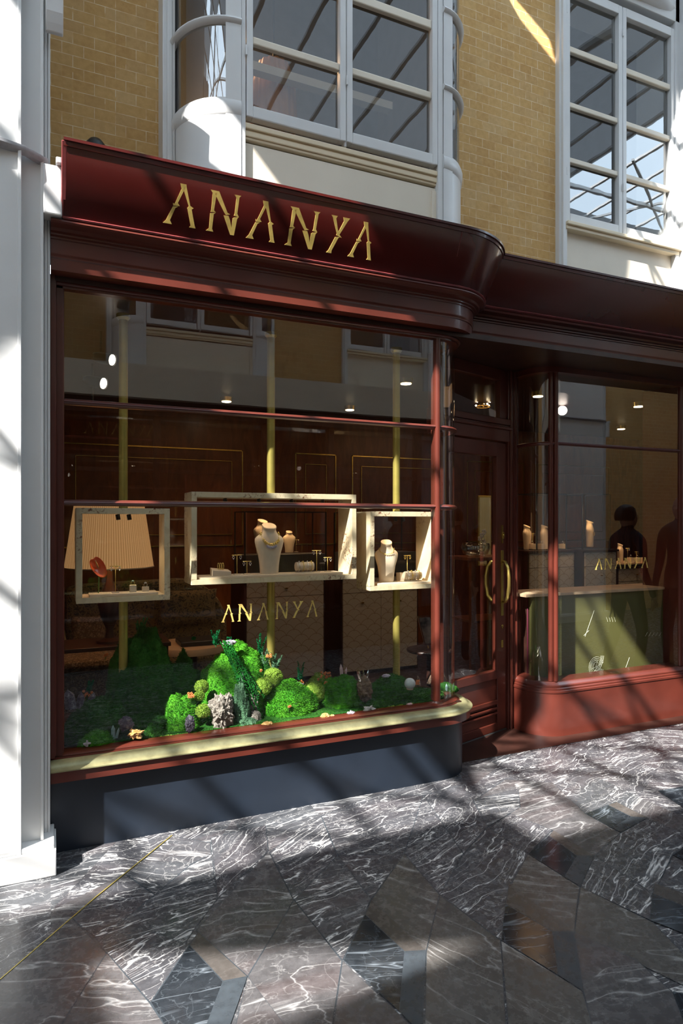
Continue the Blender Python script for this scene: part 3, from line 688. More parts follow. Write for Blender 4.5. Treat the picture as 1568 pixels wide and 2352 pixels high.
# ---- roof out of view: openings shaped to drop sun patches, frosted panels, glazing bars
def roof():
    Z = 6.5; clear = [  # outlines traced back along the sun from the lit areas
      [(-6.0,-.55),(-3.55,-.55),(-3.55,.12),(-3.82,.30),(-3.82,.86),(-4.05,.80),(-5.0,.40),(-6.0,-.1)],
      [(-3.2,1.30),(-1.50,1.30),(-1.42,1.08),(-2.95,.28),(-3.08,.9),(-3.2,1.1)],
      [(-3.55,-.9),(-1.0,-.9),(-.95,.92),(-1.35,.94),(-2.35,.36),(-3.1,.36),(-3.3,.0),(-3.55,-.5)],
      [(-5.52,-.94),(-4.28,-1.41),(-5.0,-1.46),(-5.47,-1.38)],
      [(-2.6,1.64),(-3.1,1.43),(-3.1,1.32),(-2.68,1.44)],
      [(-2.02,2.0),(-1.7,1.96),(-1.66,1.6),(-1.95,1.6)],
      [(1.2,2.05),(1.6,1.8),(3.3,2.4),(3.3,2.9),(1.7,2.3)], [(1.86,3.14),(2.06,3.0),(1.98,2.92),(1.82,3.06)],
      [(6.9,-.5),(9.6,-.5),(9.6,2.6),(6.9,2.6)], [(-7.8,.6),(-6.3,.6),(-6.3,3.0),(-7.8,3.0)]]  # two skylights added for ambient light and reflections
    # the solid panels between the openings, laid row by row
    g = .0125; s = MB(); y = -2.1
    while y < 3.78:
        ym = y+g/2; cuts = []
        for q in clear:
            xs = sorted((x2-x1)*(ym-y1)/(y2-y1)+x1 for (x1, y1), (x2, y2) in zip(q, q[1:]+q[:1]) if (y1 > ym) != (y2 > ym))
            cuts += list(zip(xs[::2], xs[1::2]))
        cuts.sort(); x = -8.0
        for c0, c1 in cuts+[(11.0, 11.0)]:
            if c0 > x: s.add([(x,y,Z),(c0,y,Z),(c0,y+g,Z),(x,y+g,Z)], [(0,1,2,3)])
            x = max(x, c1)
        y += g
    struct(s.build('ceiling', M['frosted'], None, fix=False))
    b = MB()
    for k in range(-10, 26):
        x0 = -2.56+.55*k; b.obox((x0, -.86, Z-.03), (x0, 3.4, Z-.03), .045, .03)
    for k in (-2, -1, 0, 1, 2, 3, 4, 15):
        x0 = -5.1+.93*k; b.obox((x0-1.6, 1.0, Z-.05), (x0+.9, -.56, Z-.05), .035, .03)
    for k in (4, 6, 15):
        x0 = -5.1+.93*k; b.obox((x0-1.2, -1.0, Z-.05), (x0+1.6, 2.6, Z-.05), .03, .03)
    b.obox((-8, .14, Z-.06), (11, .14, Z-.06), .05, .05)
    struct(b.build('trim_9', M['white']))
    for x in (-7.2, 4.9, 9.2):                      # arched ribs across the arcade
        s = MB(); pts = [(x, 1.345+2.5*math.cos(a), 5.6+.75*math.sin(a)) for a in [PI*k/20 for k in range(21)]]
        s.tube(pts, .05); struct(s.build('trim_10', M['white']))
roof()
s = MB(); s.box(-8, 11, -2.2, -2.1, 0, 6.5); s.box(-8, 11, -2.1, -1.06, 5.3, 5.40); struct(s.build('trim_13', M['white']))  # unseen back wall and shelf added to stop stray sun
for nm, x in (('wall_added_end', -8.1), ('wall_added_end', 11.0)):  # unseen dark closures added to cut ambient light from the ends
    s = MB(); s.box(x, x+.1, -1.2, 3.9, 0, 6.5); struct(s.build(nm, M['endwall']))

# ================================================================== ENTRANCE
def door():
    yaw = math.radians(17)
    r = sthing('door_1', (0, 0, 0), 'oxblood glazed shop door with brass pull handle', 'door')
    s = MB()                                  # local: x along door, y inward, z up
    s.box(0, .10, 0, .045, .012, 2.07); s.box(.655, .765, 0, .045, .012, 2.07); s.box(.10, .655, 0, .045, 1.97, 2.07)
    s.box(.10, .655, 0, .045, .012, .07); s.box(.10, .655, .012, .035, .06, .44); s.box(.10, .655, 0, .045, .385, .445)
    s.box(.10, .655, -.006, .01, .205, .235); s.box(.10, .655, -.010, .01, .17, .185); s.box(.10, .655, -.006, .01, .135, .15)
    s.box(.10, .115, -.004, .03, .445, 1.97); s.box(.64, .655, -.004, .03, .445, 1.97)
    s.build('frame', M['red'], r, False, .004)
    MB().add([(.115,.02,.445),(.64,.02,.445),(.64,.02,1.97),(.115,.02,1.97)], [(0,1,2,3)]).build('pane', M['glass'], r)
    s = MB(); s.box(.695, .725, -.006, .002, .83, 1.30); bp = s.build('handle_plate', M['brass'], r, False, .003)
    for y, sg_ in ((-.002, -1), (.05, 1)):
        pts = [(.71, y+sg_*.008, .93), (.70, y+sg_*.035, .935), (.69, y+sg_*.06, .97), (.685, y+sg_*.075, 1.05), (.685, y+sg_*.075, 1.11), (.69, y+sg_*.06, 1.18), (.70, y+sg_*.035, 1.215), (.71, y+sg_*.008, 1.22)]
        MB().tube(pts, .012, 10).build('pull_handle', M['brass'], r, True)
    s = MB(); s.box(.70, .722, -.014, .002, 1.385, 1.43); s.tube([(.711,-.02,1.41),(.711,0,1.41)], .008); s.build('latch', M['brass'], r, False, .002)
    s = MB(); s.box(.703, .708, -.012, .002, 1.35, 1.48); s.build('bolt_rail', M['brass'], r)
    s = MB(); s.torus((.712, -.003, .755), .008, .003, 'y'); s.box(.709,.715,-.004,.001,.735,.75); s.build('keyhole', M['brass'], r)
    s = MB(); s.box(.70, .722, -.003, .001, .60, .655); s.build('plate', M['brass'], r, False, .001)
    r.location = (2.285, 3.615, 0); r.rotation_euler = (0, 0, yaw)
    f = sthing('trim_11', (0,0,0), 'dark oxblood door case and transom light above the door')
    s = MB(); s.box(-.03, .80, -.015, .06, 2.08, 2.20); s.box(-.03, .80, -.03, .06, 2.165, 2.185); s.box(-.03, .8, -.02, .06, 2.20, 2.245)
    s.box(-.03, .07, 0, .05, 2.24, 2.6); s.box(.69, .80, 0, .05, 2.24, 2.6); s.box(.07, .69, 0, .05, 2.52, 2.6)
    s.build('transom_frame', M['red'], f, False, .004)
    MB().add([(.07,.02,2.24),(.69,.02,2.24),(.69,.02,2.52),(.07,.02,2.52)], [(0,1,2,3)]).build('pane', M['glass'], f)
    s = MB(); s.box(.767, .83, -.012, .07, 0, 2.6); s.box(.83, .875, .01, .07, 0, 2.6); s.tube([(.80,-.016,.0),(.80,-.016,2.6)], .012); s.tube([(.775,-.008,.0),(.775,-.008,2.6)], .007)
    s.tube([(.845,-.004,.0),(.845,-.004,2.6)], .012)
    s.build('door_jamb', M['red'], f, 'auto')
    f.location = r.location; f.rotation_euler = r.rotation_euler
    s = MB(); s.box(.0, .77, 0, .2, 0, .011); s.build('threshold', M['slate'], f)
door()

# ---- right-hand bay
wr = sthing('window_8', (3.3, 3.6, 0), 'right-hand shop window with curved corner beside the door', 'window')
sweep([(-.12,0),(.05,0),(.05,.30),(.055,.305),(.055,.318),(.045,.322),(.045,.333),(.035,.338),(.035,.350),(.022,.358),(.010,.375),(-.02,.378),(-.12,.378)], right_corner).build('base', M['red'], wr, 'auto')
sweep(roundprof(-.012, .014, 2.045, 2.073), right_corner).build('glazing_bar', M['red'], wr, 'auto')
s = MB(); s.tube([(3.262,3.603,.378),(3.262,3.603,2.6)], .0165, 14); s.tube([(3.232,3.622,.378),(3.232,3.622,2.6)], .019, 14); s.box(3.245, 3.28, 3.605, 3.65, .37, 2.6); s.build('mullion', M['red'], wr, 'auto')
s = MB(); s.tube([(4.51,3.603,.378),(4.51,3.603,2.6)], .022, 14); s.box(4.49, 4.60, 3.61, 3.68, 0, 2.6); s.box(4.56, 4.60, 3.68, 4.0, 0, 2.6); s.build('mullion', M['red'], wr, 'auto')
s = MB(); s.box(3.10, 3.14, 3.86, 3.95, 0, 2.6); s.tube([(3.115,3.86,.3),(3.115,3.86,2.6)], .014); s.build('corner_post', M['red'], wr, 'auto')
for z0, z1 in ((.375, 2.046), (2.072, 2.58)):
    MB().add([(3.27,3.60,z0),(4.50,3.60,z0),(4.50,3.60,z1),(3.27,3.60,z1)], [(0,1,2,3)]).build('pane', M['glass'], wr)
    pth = right_corner(0)[:-1]
    s = MB(); s.sheet([[(x,y,z0) for x,y in pth],[(x,y,z1) for x,y in pth]]); s.build('curved_pane', M['glass'], wr, True)
# next bay begins at the picture's right edge
w9 = sthing('window_9', (5, 3.6, 0))
s = MB(); s.box(4.60, 7.9, 3.55, 3.75, 0, .378); s.box(4.60, 7.9, 3.58, 3.64, 2.045, 2.075); s.box(5.9, 5.95, 3.58, 3.66, .37, 2.6); s.build('frame', M['red'], w9)
MB().add([(4.60,3.6,.375),(7.9,3.6,.375),(7.9,3.6,2.6),(4.60,3.6,2.6)], [(0,1,2,3)]).build('pane', M['glass'], w9)

# ================================================================== SHOP INTERIOR
def structbox(nm, mat, *b): 
    s = MB(); s.box(*b); return struct(s.build(nm, M[mat]))
structbox('floor_2', 'darkwood', -.2, 7.9, 3.42, 8.0, -.02, .003)
structbox('ceiling_3', 'darkwood', -.2, 7.9, 3.7, 8.0, 2.70, 2.78)
structbox('wall_left', 'darkwood', -.2, -.05, 3.3, 8.0, 0, 2.75)
structbox('wall_right', 'darkwood', 7.8, 7.9, 3.3, 8.0, 0, 2.75)
structbox('wall_back', 'woodwall', -.2, 7.9, 6.9, 7.0, 0, 2.75)
tr = MB()
def rect(x0, x1, z0, z1, w_=.012, y=6.895):
    tr.box(x0, x1, y-.008, y, z1-w_, z1); tr.box(x0, x1, y-.008, y, z0, z0+w_); tr.box(x0, x0+w_, y-.008, y, z0, z1); tr.box(x1-w_, x1, y-.008, y, z0, z1)
for a, b in ((.1, 1.9), (2.5, 3.0), (3.2, 4.6), (4.8, 5.7), (5.9, 7.2)): rect(a, b, 1.25, 2.28); rect(a+.12, b-.12, 1.37, 2.16, .006)
struct(tr.build('trim_12', M['brass']))

structbox('floor_3', 'darkwood', .0, 2.26, 3.30, 3.98, .405, .4255)['label'] = 'dark display floor behind the big window'
# downlights
for px, py in ((520,915),(803,935),(932,873),(1235,903),(1466,927),(1426,980)):
    t = (2.69-1.5)*1500/(1200-py); u = (px-784)/1500; x, y = t*(sn+cs*u), t*(cs-sn*u)
    if y > 6.7: y = 6.7; x = t*(sn+cs*u)*6.7/(t*(cs-sn*u))
    d = thing('downlight', {520:'recessed ceiling downlight glowing left of centre in the big window', 803:'recessed ceiling downlight above the middle display box', 932:'recessed ceiling downlight near the right edge of the big window', 1235:'recessed ceiling downlight seen through the curved corner of the right window', 1466:'recessed ceiling downlight at the far upper right of the right window', 1426:'lowest ceiling downlight seen in the right window'}[px], 'downlight', (x, y, 2.66), 'ceiling downlights')
    MB().lathe([(.055,.0),(.06,.04)], (x,y,2.66), 20).build('trim_ring', M['brass'], d, 'auto')
    MB().lathe([(.044,-.004),(.044,.002)], (x,y,2.66), 20).build('bulb', M['bulb'], d)
    lamp('SPOT', 'downlight_beam', (x, y, 2.64), 12, (1,.6,.3), .04, (x, y, 0), 100)

# brass poles carrying the boxes
PX = ((283, 'leftmost of the three brass poles, behind the small lamp-side box'), (622, 'middle of the three brass poles, behind the wide box'), (910, 'rightmost of the three brass poles, behind the right display box'))
for (px, lbl), (zb0, zb1) in zip(PX, ((1.10, 1.572), (1.17, 1.662), (1.095, 1.565))):
    x = at(px, 1200, 3.56)[0]; p = thing('brass_pole', lbl, 'pole', (x, 3.56, .427), 'brass display poles')
    MB().tube([(x,3.56,.427),(x,3.56,zb0-.001)], .0225, 20).build('lower_pole', M['polebrass'], p, 'auto')
    MB().tube([(x,3.56,zb1+.001),(x,3.56,2.55)], .0225, 20).build('upper_pole', M['polebrass'], p, 'auto')
    MB().lathe([(.05,0),(.05,.012),(.03,.02)], (x,3.56,.427), 20).build('base_flange', M['polebrass'], p, 'auto')
    MB().lathe([(.025,0),(.035,.012),(.035,.03)], (x,3.56,2.55), 20).build('top_flange', M['polebrass'], p, 'auto')
def dbox(x0, x1, z0, z1, y0, y1, lbl, t=.028):
    b = thing('display_box', lbl, 'display box', ((x0+x1)/2, y0, z0), 'burl veneer display boxes')
    s = MB(); s.box(x0, x1, y0, y1, z0, z0+t); s.box(x0, x1, y0, y1, z1-t, z1); s.box(x0, x0+t, y0, y1, z0+t, z1-t); s.box(x1-t, x1, y0, y1, z0+t, z1-t)
    s.build('frame', M['burl'], b, False, .0015)
    n = 2 if x1-x0 < .6 else 4
    for i in range(n):
        x = x0+(x1-x0)*(.5+(i-(n-1)/2)*(.12 if n == 2 else .2)); 
        s = MB(); s.tube([(x, y0+.06, z1-t-.004), (x+.004, y0+.055, z1-t-.03)], .011, 10); s.build('spotlight', M['blackmetal'], b, 'auto')
        lamp('SPOT', 'box_spot', (x+.005, y0+.058, z1-t-.036), .95 if n == 4 else 1.7, (1,.72,.42), .01, (x, y0+.10, z0), 120)
    return b
dbox(at(175,0,3.45)[0], at(390,0,3.45)[0], 1.10, 1.572, 3.45, 3.63, 'small square burl display box at left with pleated lamp behind it')
dbox(at(440,0,3.45)[0], at(818,0,3.45)[0], 1.170, 1.662, 3.45, 3.65, 'wide burl display box in the middle holding a necklace bust')
dbox(at(850,0,3.45)[0], at(850,0,3.45)[0]+.45, 1.095, 1.565, 3.45, 3.64, 'square burl display box at right beside the mullion')

def tray(x0, x1, y0, y1, z, lbl):
    s = MB(); s.box(x0, x1, y0, y1, z, z+.013); o = s.build('display_tray', M['linen'], None, False, .002)
    return recenter(tag(o, lbl, 'tray', 'cream display trays'))
tray(at(205,0,3.48)[0], at(362,0,3.48)[0], 3.462, 3.57, 1.1285, 'cream tray in the left display box carrying ring blocks')
tray(at(455,0,3.48)[0], at(785,0,3.48)[0], 3.462, 3.60, 1.1985, 'long cream tray in the wide middle display box')
tray(at(864,0,3.48)[0], at(985,0,3.48)[0], 3.462, 3.58, 1.1235, 'cream tray in the right display box under the small bust')

def bust(x, y, z, h, lbl, yaw=0, parts=True, wide=1):
    """leather necklace stand: flat-faced body, sloping shoulders, neck cut on the slant"""
    b = thing('necklace_bust', lbl, 'bust', (x, y, z), 'jewellery busts')
    W_ = h*.31*wide; prof = []   # (z, half width, half depth, y shift)
    for zz, hw, hd, ys in ((0,.62,.40,0),(.03,.64,.42,0),(.2,.68,.42,.0),(.4,.78,.44,-.0),(.56,.94,.45,0),(.66,1.01,.44,0),(.72,1.0,.42,.02),(.765,.88,.40,.03),(.805,.70,.38,.04),(.845,.56,.37,.05),(.89,.48,.38,.04),(.94,.46,.40,.03),(.985,.49,.44,.01),(1.0,.47,.42,.01)):
        prof.append((zz*h, hw*W_, hd*W_, ys*W_))
    n = 28; rows = []
    for zz, hw, hd, ys in prof:
        rows.append([(hw*(abs(math.cos(a))**.75)*math.copysign(1, math.cos(a)), ys+hd*(abs(math.sin(a))**.9)*math.copysign(1, math.sin(a)), zz-(.06*h*(-math.sin(a)) if zz > .95*h else 0)*-0+(.055*h*math.sin(a) if zz > .93*h else 0)) for a in [2*PI*k/n for k in range(n)]])
    c, s_ = math.cos(yaw), math.sin(yaw)
    rows = [[(x+px*c-py*s_, y+px*s_+py*c, z+pz) for px, py, pz in r] for r in rows]
    s = MB(); s.sheet(rows, False, True); m = len(rows); s.f.append([(m-1)*n+k for k in range(n)]); s.mi.append(0); s.f.append([k for k in range(n)]); s.mi.append(0)
    s.build('body', M['linen'], b, 'auto')
    return b
def necklace(x, y, z, h, lbl, yaw=0, beads=26, stones=True, r=None, fat=.0042, drop=.20):
    b = thing('necklace', lbl, 'necklace', (x, y-.03, z+h*.6))
    W_ = h*.31; c, s_ = math.cos(yaw), math.sin(yaw); s = MB(); g = MB(); pts = []
    for k in range(beads):
        a = PI*(k/(beads-1))
        px = W_*.60*math.cos(a)*(1.0+.12*math.sin(a)); dz = math.sin(a)
        pz = h*(.84-drop*dz); py = -W_*(.41+.06*dz)-.003
        if abs(math.cos(a)) > .8: py = -W_*(.12+.25*(1-abs(math.cos(a)))/.2)
        pts.append((x+px*c-py*s_, y+px*s_+py*c, z+pz))
    for k, p in enumerate(pts):
        s.torus(p, fat, fat*.38, 'y' if k % 2 else 'x', 8, 5, 1.2, 1)
        if stones and 9 < k < beads-10: g.ball((p[0], p[1]-.002, p[2]-fat*2.4), fat*.9, 5, 1, .7, 1.6)
    s.build('chain', M['gold'], b, True)
    if stones: g.build('stones', M['amethyst'], b, True)
    return b
def tstand(x, y, z, h, lbl, w_=.05, mat='gold', ear='silver', el='pair'):
    b = thing('earring_stand', lbl, 'stand', (x, y, z), 'T-shaped earring stands')
    MB().box(x-.018, x+.018, y-.014, y+.014, z, z+.005).build('base', M['linen'], b, False, .001)
    s = MB(); s.tube([(x,y,z+.005),(x,y,z+h)], .0018, 8); s.build('post', M[mat], b, True)
    s = MB(); s.tube([(x-w_/2,y,z+h),(x+w_/2,y,z+h)], .0022, 8); s.build('crossbar', M[mat], b, True)
    for sg_, side in ((-1, 'left'), (1, 'right')):
        e = MB(); ex = x+sg_*w_*.36; e.torus((ex, y-.003, z+h-.012), .006, .0014, 'y', 12, 6); e.ball((ex, y-.003, z+h-.021), .0032, 6); e.ball((ex, y-.003, z+h-.002), .002, 5)
        recenter(tag(e.build('earring', M[ear], None, True), '%s earring hanging on the %s' % (side, el), 'earring', 'earrings on the stands'))
def block(x, y, z, w_, h, lbl):
    s = MB(); s.box(x-w_/2, x+w_/2, y-w_/2, y+w_/2, z, z+h); s.box(x-w_*.12, x+w_*.12, y-w_*.4, y+w_*.4, z+h, z+h+.001)
    recenter(tag(s.build('ring_block', M['linen'], None, False, .0015), lbl, 'ring stand', 'ring blocks'))
def ring(x, y, z, lbl, mat='gold', st='teal', R=.009):
    b = thing('ring', lbl, 'ring', (x, y, z), 'rings on display')
    MB().torus((x, y, z+R), R, .0014, 'y', 14, 6).build('band', M[mat], b, True)
    MB().ball((x, y, z+2*R+.003), .0055, 5, 1.3, 1, .8).build('stone', M[st], b, False)
def broll(x, y, z, w_, lbl, n=4, st=None):
    b = thing('bracelet_roll', lbl, 'bracelet stand', (x, y, z), 'bracelet rolls')
    MB().box(x-w_/2, x+w_/2, y-.02, y+.02, z, z+.006).build('base', M['linen'], b, False, .001)
    s = MB(); s.tube([(x-w_/2,y,z+.036),(x+w_/2,y,z+.036)], .025, 20); s.build('roll', M['linen'], b, 'auto')
    for k in range(n):
        e = MB(); xx = x-w_*.36+w_*.72*k/(n-1); e.torus((xx, y, z+.036), .0275, .0022, 'x', 20, 6); e.ball((xx, y-.012, z+.064), .0045, 5, 1, 1, 1.2)
        if st: e.ball((xx, y-.028, z+.04), .006, 5)
        recenter(tag(e.build('bracelet', M['gold' if k % 2 else 'silver'], None, True), '%s bracelet on the %s' % (['first','second','third','fourth','fifth'][k], lbl), 'bracelet', 'bracelets on rolls'))
# left box
zt = 1.1415
x, _ = at(305, 0, 3.51); block(x, 3.51, zt, .032, .036, 'taller cream ring block in the left display box'); ring(x, 3.51, zt+.036, 'pale green stone ring on the taller block')
x, _ = at(334, 0, 3.52); block(x, 3.52, zt, .032, .024, 'lower cream ring block at the right of the left box'); ring(x, 3.52, zt+.024, 'clear stone ring on the lower block', 'silver', 'whitestone')
x, _ = at(265, 0, 3.51); tstand(x, 3.51, zt, .135, 'earring stand in the left display box', .055, 'gold', 'silver', 'stand in the left box')
# anthurium
x, z = at(224, 1300, 3.50)
an = thing('anthurium', 'orange-red anthurium flower leaning in the left display box', 'flower', (x, 3.5, zt))
s = MB(); cx, cz = x, z; rows = []
for i in range(10):
    q = i/9; rows.append([])
    for k in range(32):
        a = 2*PI*k/32; lobe = 1-.22*max(0, math.cos(a-PI/2))**10+.16*max(0, math.cos(a+PI/2))**3
        lx_, lz_ = q*.033*lobe*math.cos(a), q*.056*lobe*math.sin(a); tl = math.radians(30)
        rows[-1].append((cx+lx_*math.cos(tl)+lz_*-math.sin(tl), 3.49-.016*q*q+.3*lx_, cz+lx_*math.sin(tl)*-1*-1+lz_*math.cos(tl)))
rows2 = [[(a, b+.003, c) for a, b, c in r] for r in rows[::-1]]
s.sheet(rows+rows2, False, True); s.build('spathe', M['orange'], an, True)
s = MB(); s.tube([(cx+.002, 3.482, cz-.008), (cx-.006, 3.466, cz+.012), (cx-.012, 3.458, cz+.030)], [.0045,.004,.002], 8); s.build('spadix', M['spadix'], an, True)
s = MB(); s.tube([(cx+.004, 3.50, cz-.01), (cx+.008, 3.52, cz-.05), (cx+.006, 3.53, zt)], .003, 6); s.build('stem', M['stem'], an, True)
# middle box
zt = 1.2115
bx, _ = at(618, 0, 3.53); bust(bx, 3.53, zt, .272, 'large cream bust wearing a gold chain necklace in the middle box', .0, wide=.98)
necklace(bx, 3.53, zt, .272, 'chunky gold chain necklace with small pale stones on the large bust', 0, 30, True, fat=.0062, drop=.235)
x, _ = at(507, 0, 3.51)
s = MB(); s.prism([(-.05,0),(.05,0),(.05,.03),(-.05,.042)], lambda a, b: (x+a, 3.48, zt+b*.75), lambda a, b: (x+a, 3.55, zt+b)); recenter(tag(s.build('jewellery_wedge', M['linen'], None, False, .002), 'sloping cream block holding bangles in the middle box', 'display block'))
for k in range(3):
    s = MB(); s.torus((x-.012+.012*k, 3.515, zt+.05), .020, .0016, 'x', 20, 6, 1.0, .9)
    for j in range(6): s.ball((x-.012+.012*k, 3.515+.02*math.cos(j), zt+.05+.018*math.sin(j)), .0028, 4)
    recenter(tag(s.build('bangle', M['gold'], None, True), ['left','middle','right'][k]+'most of the gold bangles on the sloping block', 'bangle', 'gold bangles on the sloping block'))
for px, h, l in ((544,.108,'tall stand left of the large bust'),(567,.072,'short stand left of the large bust'),(727,.125,'tall stand at the right of the middle box'),(752,.083,'short stand at the far right of the middle box')):
    x, _ = at(px, 0, 3.53); tstand(x, 3.53, zt, h, l, .05 if h < .1 else .056, 'gold', 'silver', l)
x, _ = at(699, 0, 3.52); broll(x, 3.52, zt, .105, 'bracelet roll right of the large bust')
# right box
zt = 1.1365
bx, _ = at(887, 0, 3.54); bust(bx, 3.54, zt, .245, 'cream bust with a slim gold necklace in the right box', -.35, wide=.93)
necklace(bx, 3.54, zt, .245, 'slim gold necklace on the bust in the right box', -.35, 26, False, fat=.0028, drop=.14)
x, _ = at(922, 0, 3.57); block(x, 3.57, zt, .05, .05, 'cream block between bust and bracelets in the right box')
x, _ = at(947, 0, 3.52); broll(x, 3.52, zt, .11, 'bracelet roll with violet stones in the right box', 4, True)
x, _ = at(935, 0, 3.60); tstand(x, 3.60, zt, .155, 'earring stand behind the violet bracelets', .05, 'gold', 'gold', 'stand behind the violet bracelets')

# ---- gilt name on the glass
def onglass(x0, x1, z0, z1, y):
    return lambda a, b, t: (x0+(x1-x0)*a, y-t, z0+(z1-z0)*b)
gn = thing('window_lettering', 'gilt ANANYA lettering on the big window glass', 'lettering', (at(508,0,3.276)[0], 3.277, at(508,1418,3.276)[1]))
for ch, (a, b) in zip('ANANYA', ((508,538),(545,580),(590,617),(632,662),(671,697),(703,729))):
    xa, za = at(a, 1419, 3.276); letter(ch, onglass(xa, at(b,0,3.276)[0], 1.5-(1418-1200)/1500*3.55*.985+.0, 1.5-(1418-1200)/1500*3.55*.985+.088, 3.2775), gn, M['gold'], .001)
gn2 = thing('window_lettering', 'gilt ANANYA lettering on the right-hand window glass', 'lettering', (at(1366,0,3.597)[0], 3.597, 1.1))
for ch, (a, b) in zip('ANANYA', ((1366,1383),(1387,1405),(1411,1427),(1432,1450),(1455,1470),(1472,1488))):
    letter(ch, onglass(at(a,0,3.597)[0], at(b,0,3.597)[0], 1.155, 1.235, 3.5975), gn2, M['gold'], .001)

# ---- things in the shop
# cabinets with scallop fronts
def cabinet(px0, px1, Y, z1, lbl, dark=.0, depth=.5, z0=0):
    x0, x1 = at(px0,0,Y)[0], at(px1,0,Y)[0]
    b = thing('cabinet', lbl, 'cabinet', ((x0+x1)/2, Y, z0), 'scallop-fronted cabinets')
    MB().box(x0, x1, Y+.02, Y+depth, z0, z1).build('body', M['darkwood'], b)
    n = max(1, round((x1-x0)/.55))
    for i in range(n):
        a = x0+.02+(x1-x0-.04)*i/n; c = x0+.02+(x1-x0-.04)*(i+1)/n-.004
        d = MB().box(a, c, Y, Y+.02, z0+.04, z1-.16).build('door', M['scallop'], b)
        d2 = MB().box(a, c, Y, Y+.02, z1-.155, z1-.01).build('drawer', M['scallop'], b)
        for dd, zz in ((d, z1-.26), (d2, z1-.085)): MB().lathe([(.012,0),(.014,.01)], (0,0,0), 12).move(((a+c)/2, 0, 0)).move((0, Y-.012, zz)).build('knob', M['brass'], dd)
    MB().box(x0-.01, x1+.01, Y-.01, Y+depth, z1, z1+.02).build('top', M['darkwood'], b)
    return b
cabinet(562, 748, 5.8, .965, 'scallop-fronted cream cabinet behind the moss peak'); cabinet(784, 962, 5.8, .965, 'scallop-fronted cream cabinet below the right display box')
cabinet(1214, 1322, 5.3, 1.19, 'scallop-fronted counter left in the right-hand window'); cabinet(1341, 1418, 5.24, 1.19, 'scallop-fronted counter below the central bust in the right window'); cabinet(1420, 1502, 5.6, .97, 'lower scallop-fronted counter at right with small busts')
cabinet(1210, 1252, 5.9, 1.19, 'narrow scallop-fronted counter deep in the right window')
# glass showcases on top
def showcase(x0, x1, y0, y1, z0, z1, lbl, base=.0):
    b = thing('showcase', lbl, 'showcase', ((x0+x1)/2, y0, z0), 'glass showcases')
    s = MB()
    for x in (x0, x1):
        for y in (y0, y1): s.box(x-.006, x+.006, y-.006, y+.006, z0, z1)
    for z in (z0+.005, z1):
        for y in (y0, y1): s.box(x0, x1, y-.004, y+.004, z-.004, z+.004)
    for x in (x0, x1):
        for z in (z0+.005, z1): s.box(x-.004, x+.004, y0, y1, z-.004, z+.004)
    s.build('frame', M['blackmetal'], b)
    MB().add([(x0,y0,z0),(x1,y0,z0),(x1,y0,z1),(x0,y0,z1)], [(0,1,2,3)]).build('front_pane', M['glass'], b)
    if base: MB().box(x0, x1, y0+.01, y1-.01, z0+.01, z0+base).build('plinth', M['slate'], b)
    return b
xa = at(562,0,5.85)[0]; showcase(xa, at(748,0,5.85)[0], 5.85, 6.2, .987, 1.60, 'glass showcase on the cabinet behind the moss peak', .21)
showcase(at(800,0,5.85)[0], at(960,0,5.85)[0], 5.85, 6.2, .987, 1.60, 'glass showcase on the cabinet behind the right display box', .21)
showcase(at(1232,0,5.35)[0], at(1300,0,5.35)[0], 5.35, 5.7, 1.212, 1.80, 'left glass showcase in the right-hand window'); showcase(at(1337,0,5.25)[0], at(1400,0,5.25)[0], 5.25, 5.6, 1.212, 1.80, 'glass showcase holding the bust with a long chain')
def gbust(px, pyb, pyt, Y, lbl, yaw=0, neck=None):
    x, zb = at(px, pyb, Y); _, ztp = at(px, pyt, Y); bust(x, Y, zb, ztp-zb, lbl, yaw)
    if neck: necklace(x, Y, zb, ztp-zb, neck, yaw, 22, False, fat=.004, drop=.4)
    return x, zb
gbust(603, 1272, 1196, 6.0, 'tan bust partly hidden behind the large one', .3); gbust(664, 1269, 1221, 6.0, 'small round cream bust behind the bracelet roll')
gbust(1354, 1256, 1197, 5.40, 'cream bust with a long fine chain in the right-hand window', .6, 'long fine chain on the bust in the right-hand window')
gbust(1424, 1292, 1250, 5.75, 'cream bust at the far right above the low counter', .5)
gbust(1210, 1262, 1208, 5.5, 'cream bust at the left edge of the right window', .5); gbust(1250, 1262, 1208, 5.6, 'cream bust behind the curved corner mullion', .5)
for px, py, hz, Y, l in ((680, 1268, .12, 6.0, 'gold stand deep behind the bracelet roll'), (1441, 1290, .16, 5.75, 'tall thin stand right of the far bust'), (1461, 1290, .12, 5.75, 'second thin stand right of the far bust'), (1223, 1262, .17, 5.5, 'thin stand at the curved glass corner')):
    x, z = at(px, py, Y); tstand(x, Y, z, hz, l, .06, 'gold', 'silver', l)
for k, (px, py, Y) in enumerate(((1222,1262,5.45),(1243,1262,5.45),(1448,1292,5.7),(1463,1292,5.7),(1478,1292,5.7),(1292,1262,5.45))):
    x, z = at(px, py, Y); l = ['cream ring block by the curved glass corner','cream ring block beside the corner mullion','first cream block on the low counter','second cream block on the low counter','last cream block on the low counter','cream block between the showcases'][k]
    block(x, Y, z, .06, .06, l); ring(x, Y, z+.06, 'ring on the '+l, 'silver', 'whitestone', .012)
for px, Y, zz, e in ((1354, 5.25, 1.78, 16), (1240, 5.4, 1.78, 10), (1440, 5.6, 1.7, 14), (625, 5.95, 1.75, 10), (690, 5.95, 1.75, 8), (900, 5.95, 1.75, 5)):
    x, _ = at(px, 0, Y); lamp('SPOT', 'showcase_spot', (x, Y-.08, zz), e, (1,.60,.30), .02, (x, Y+.05, 1.0), 95)
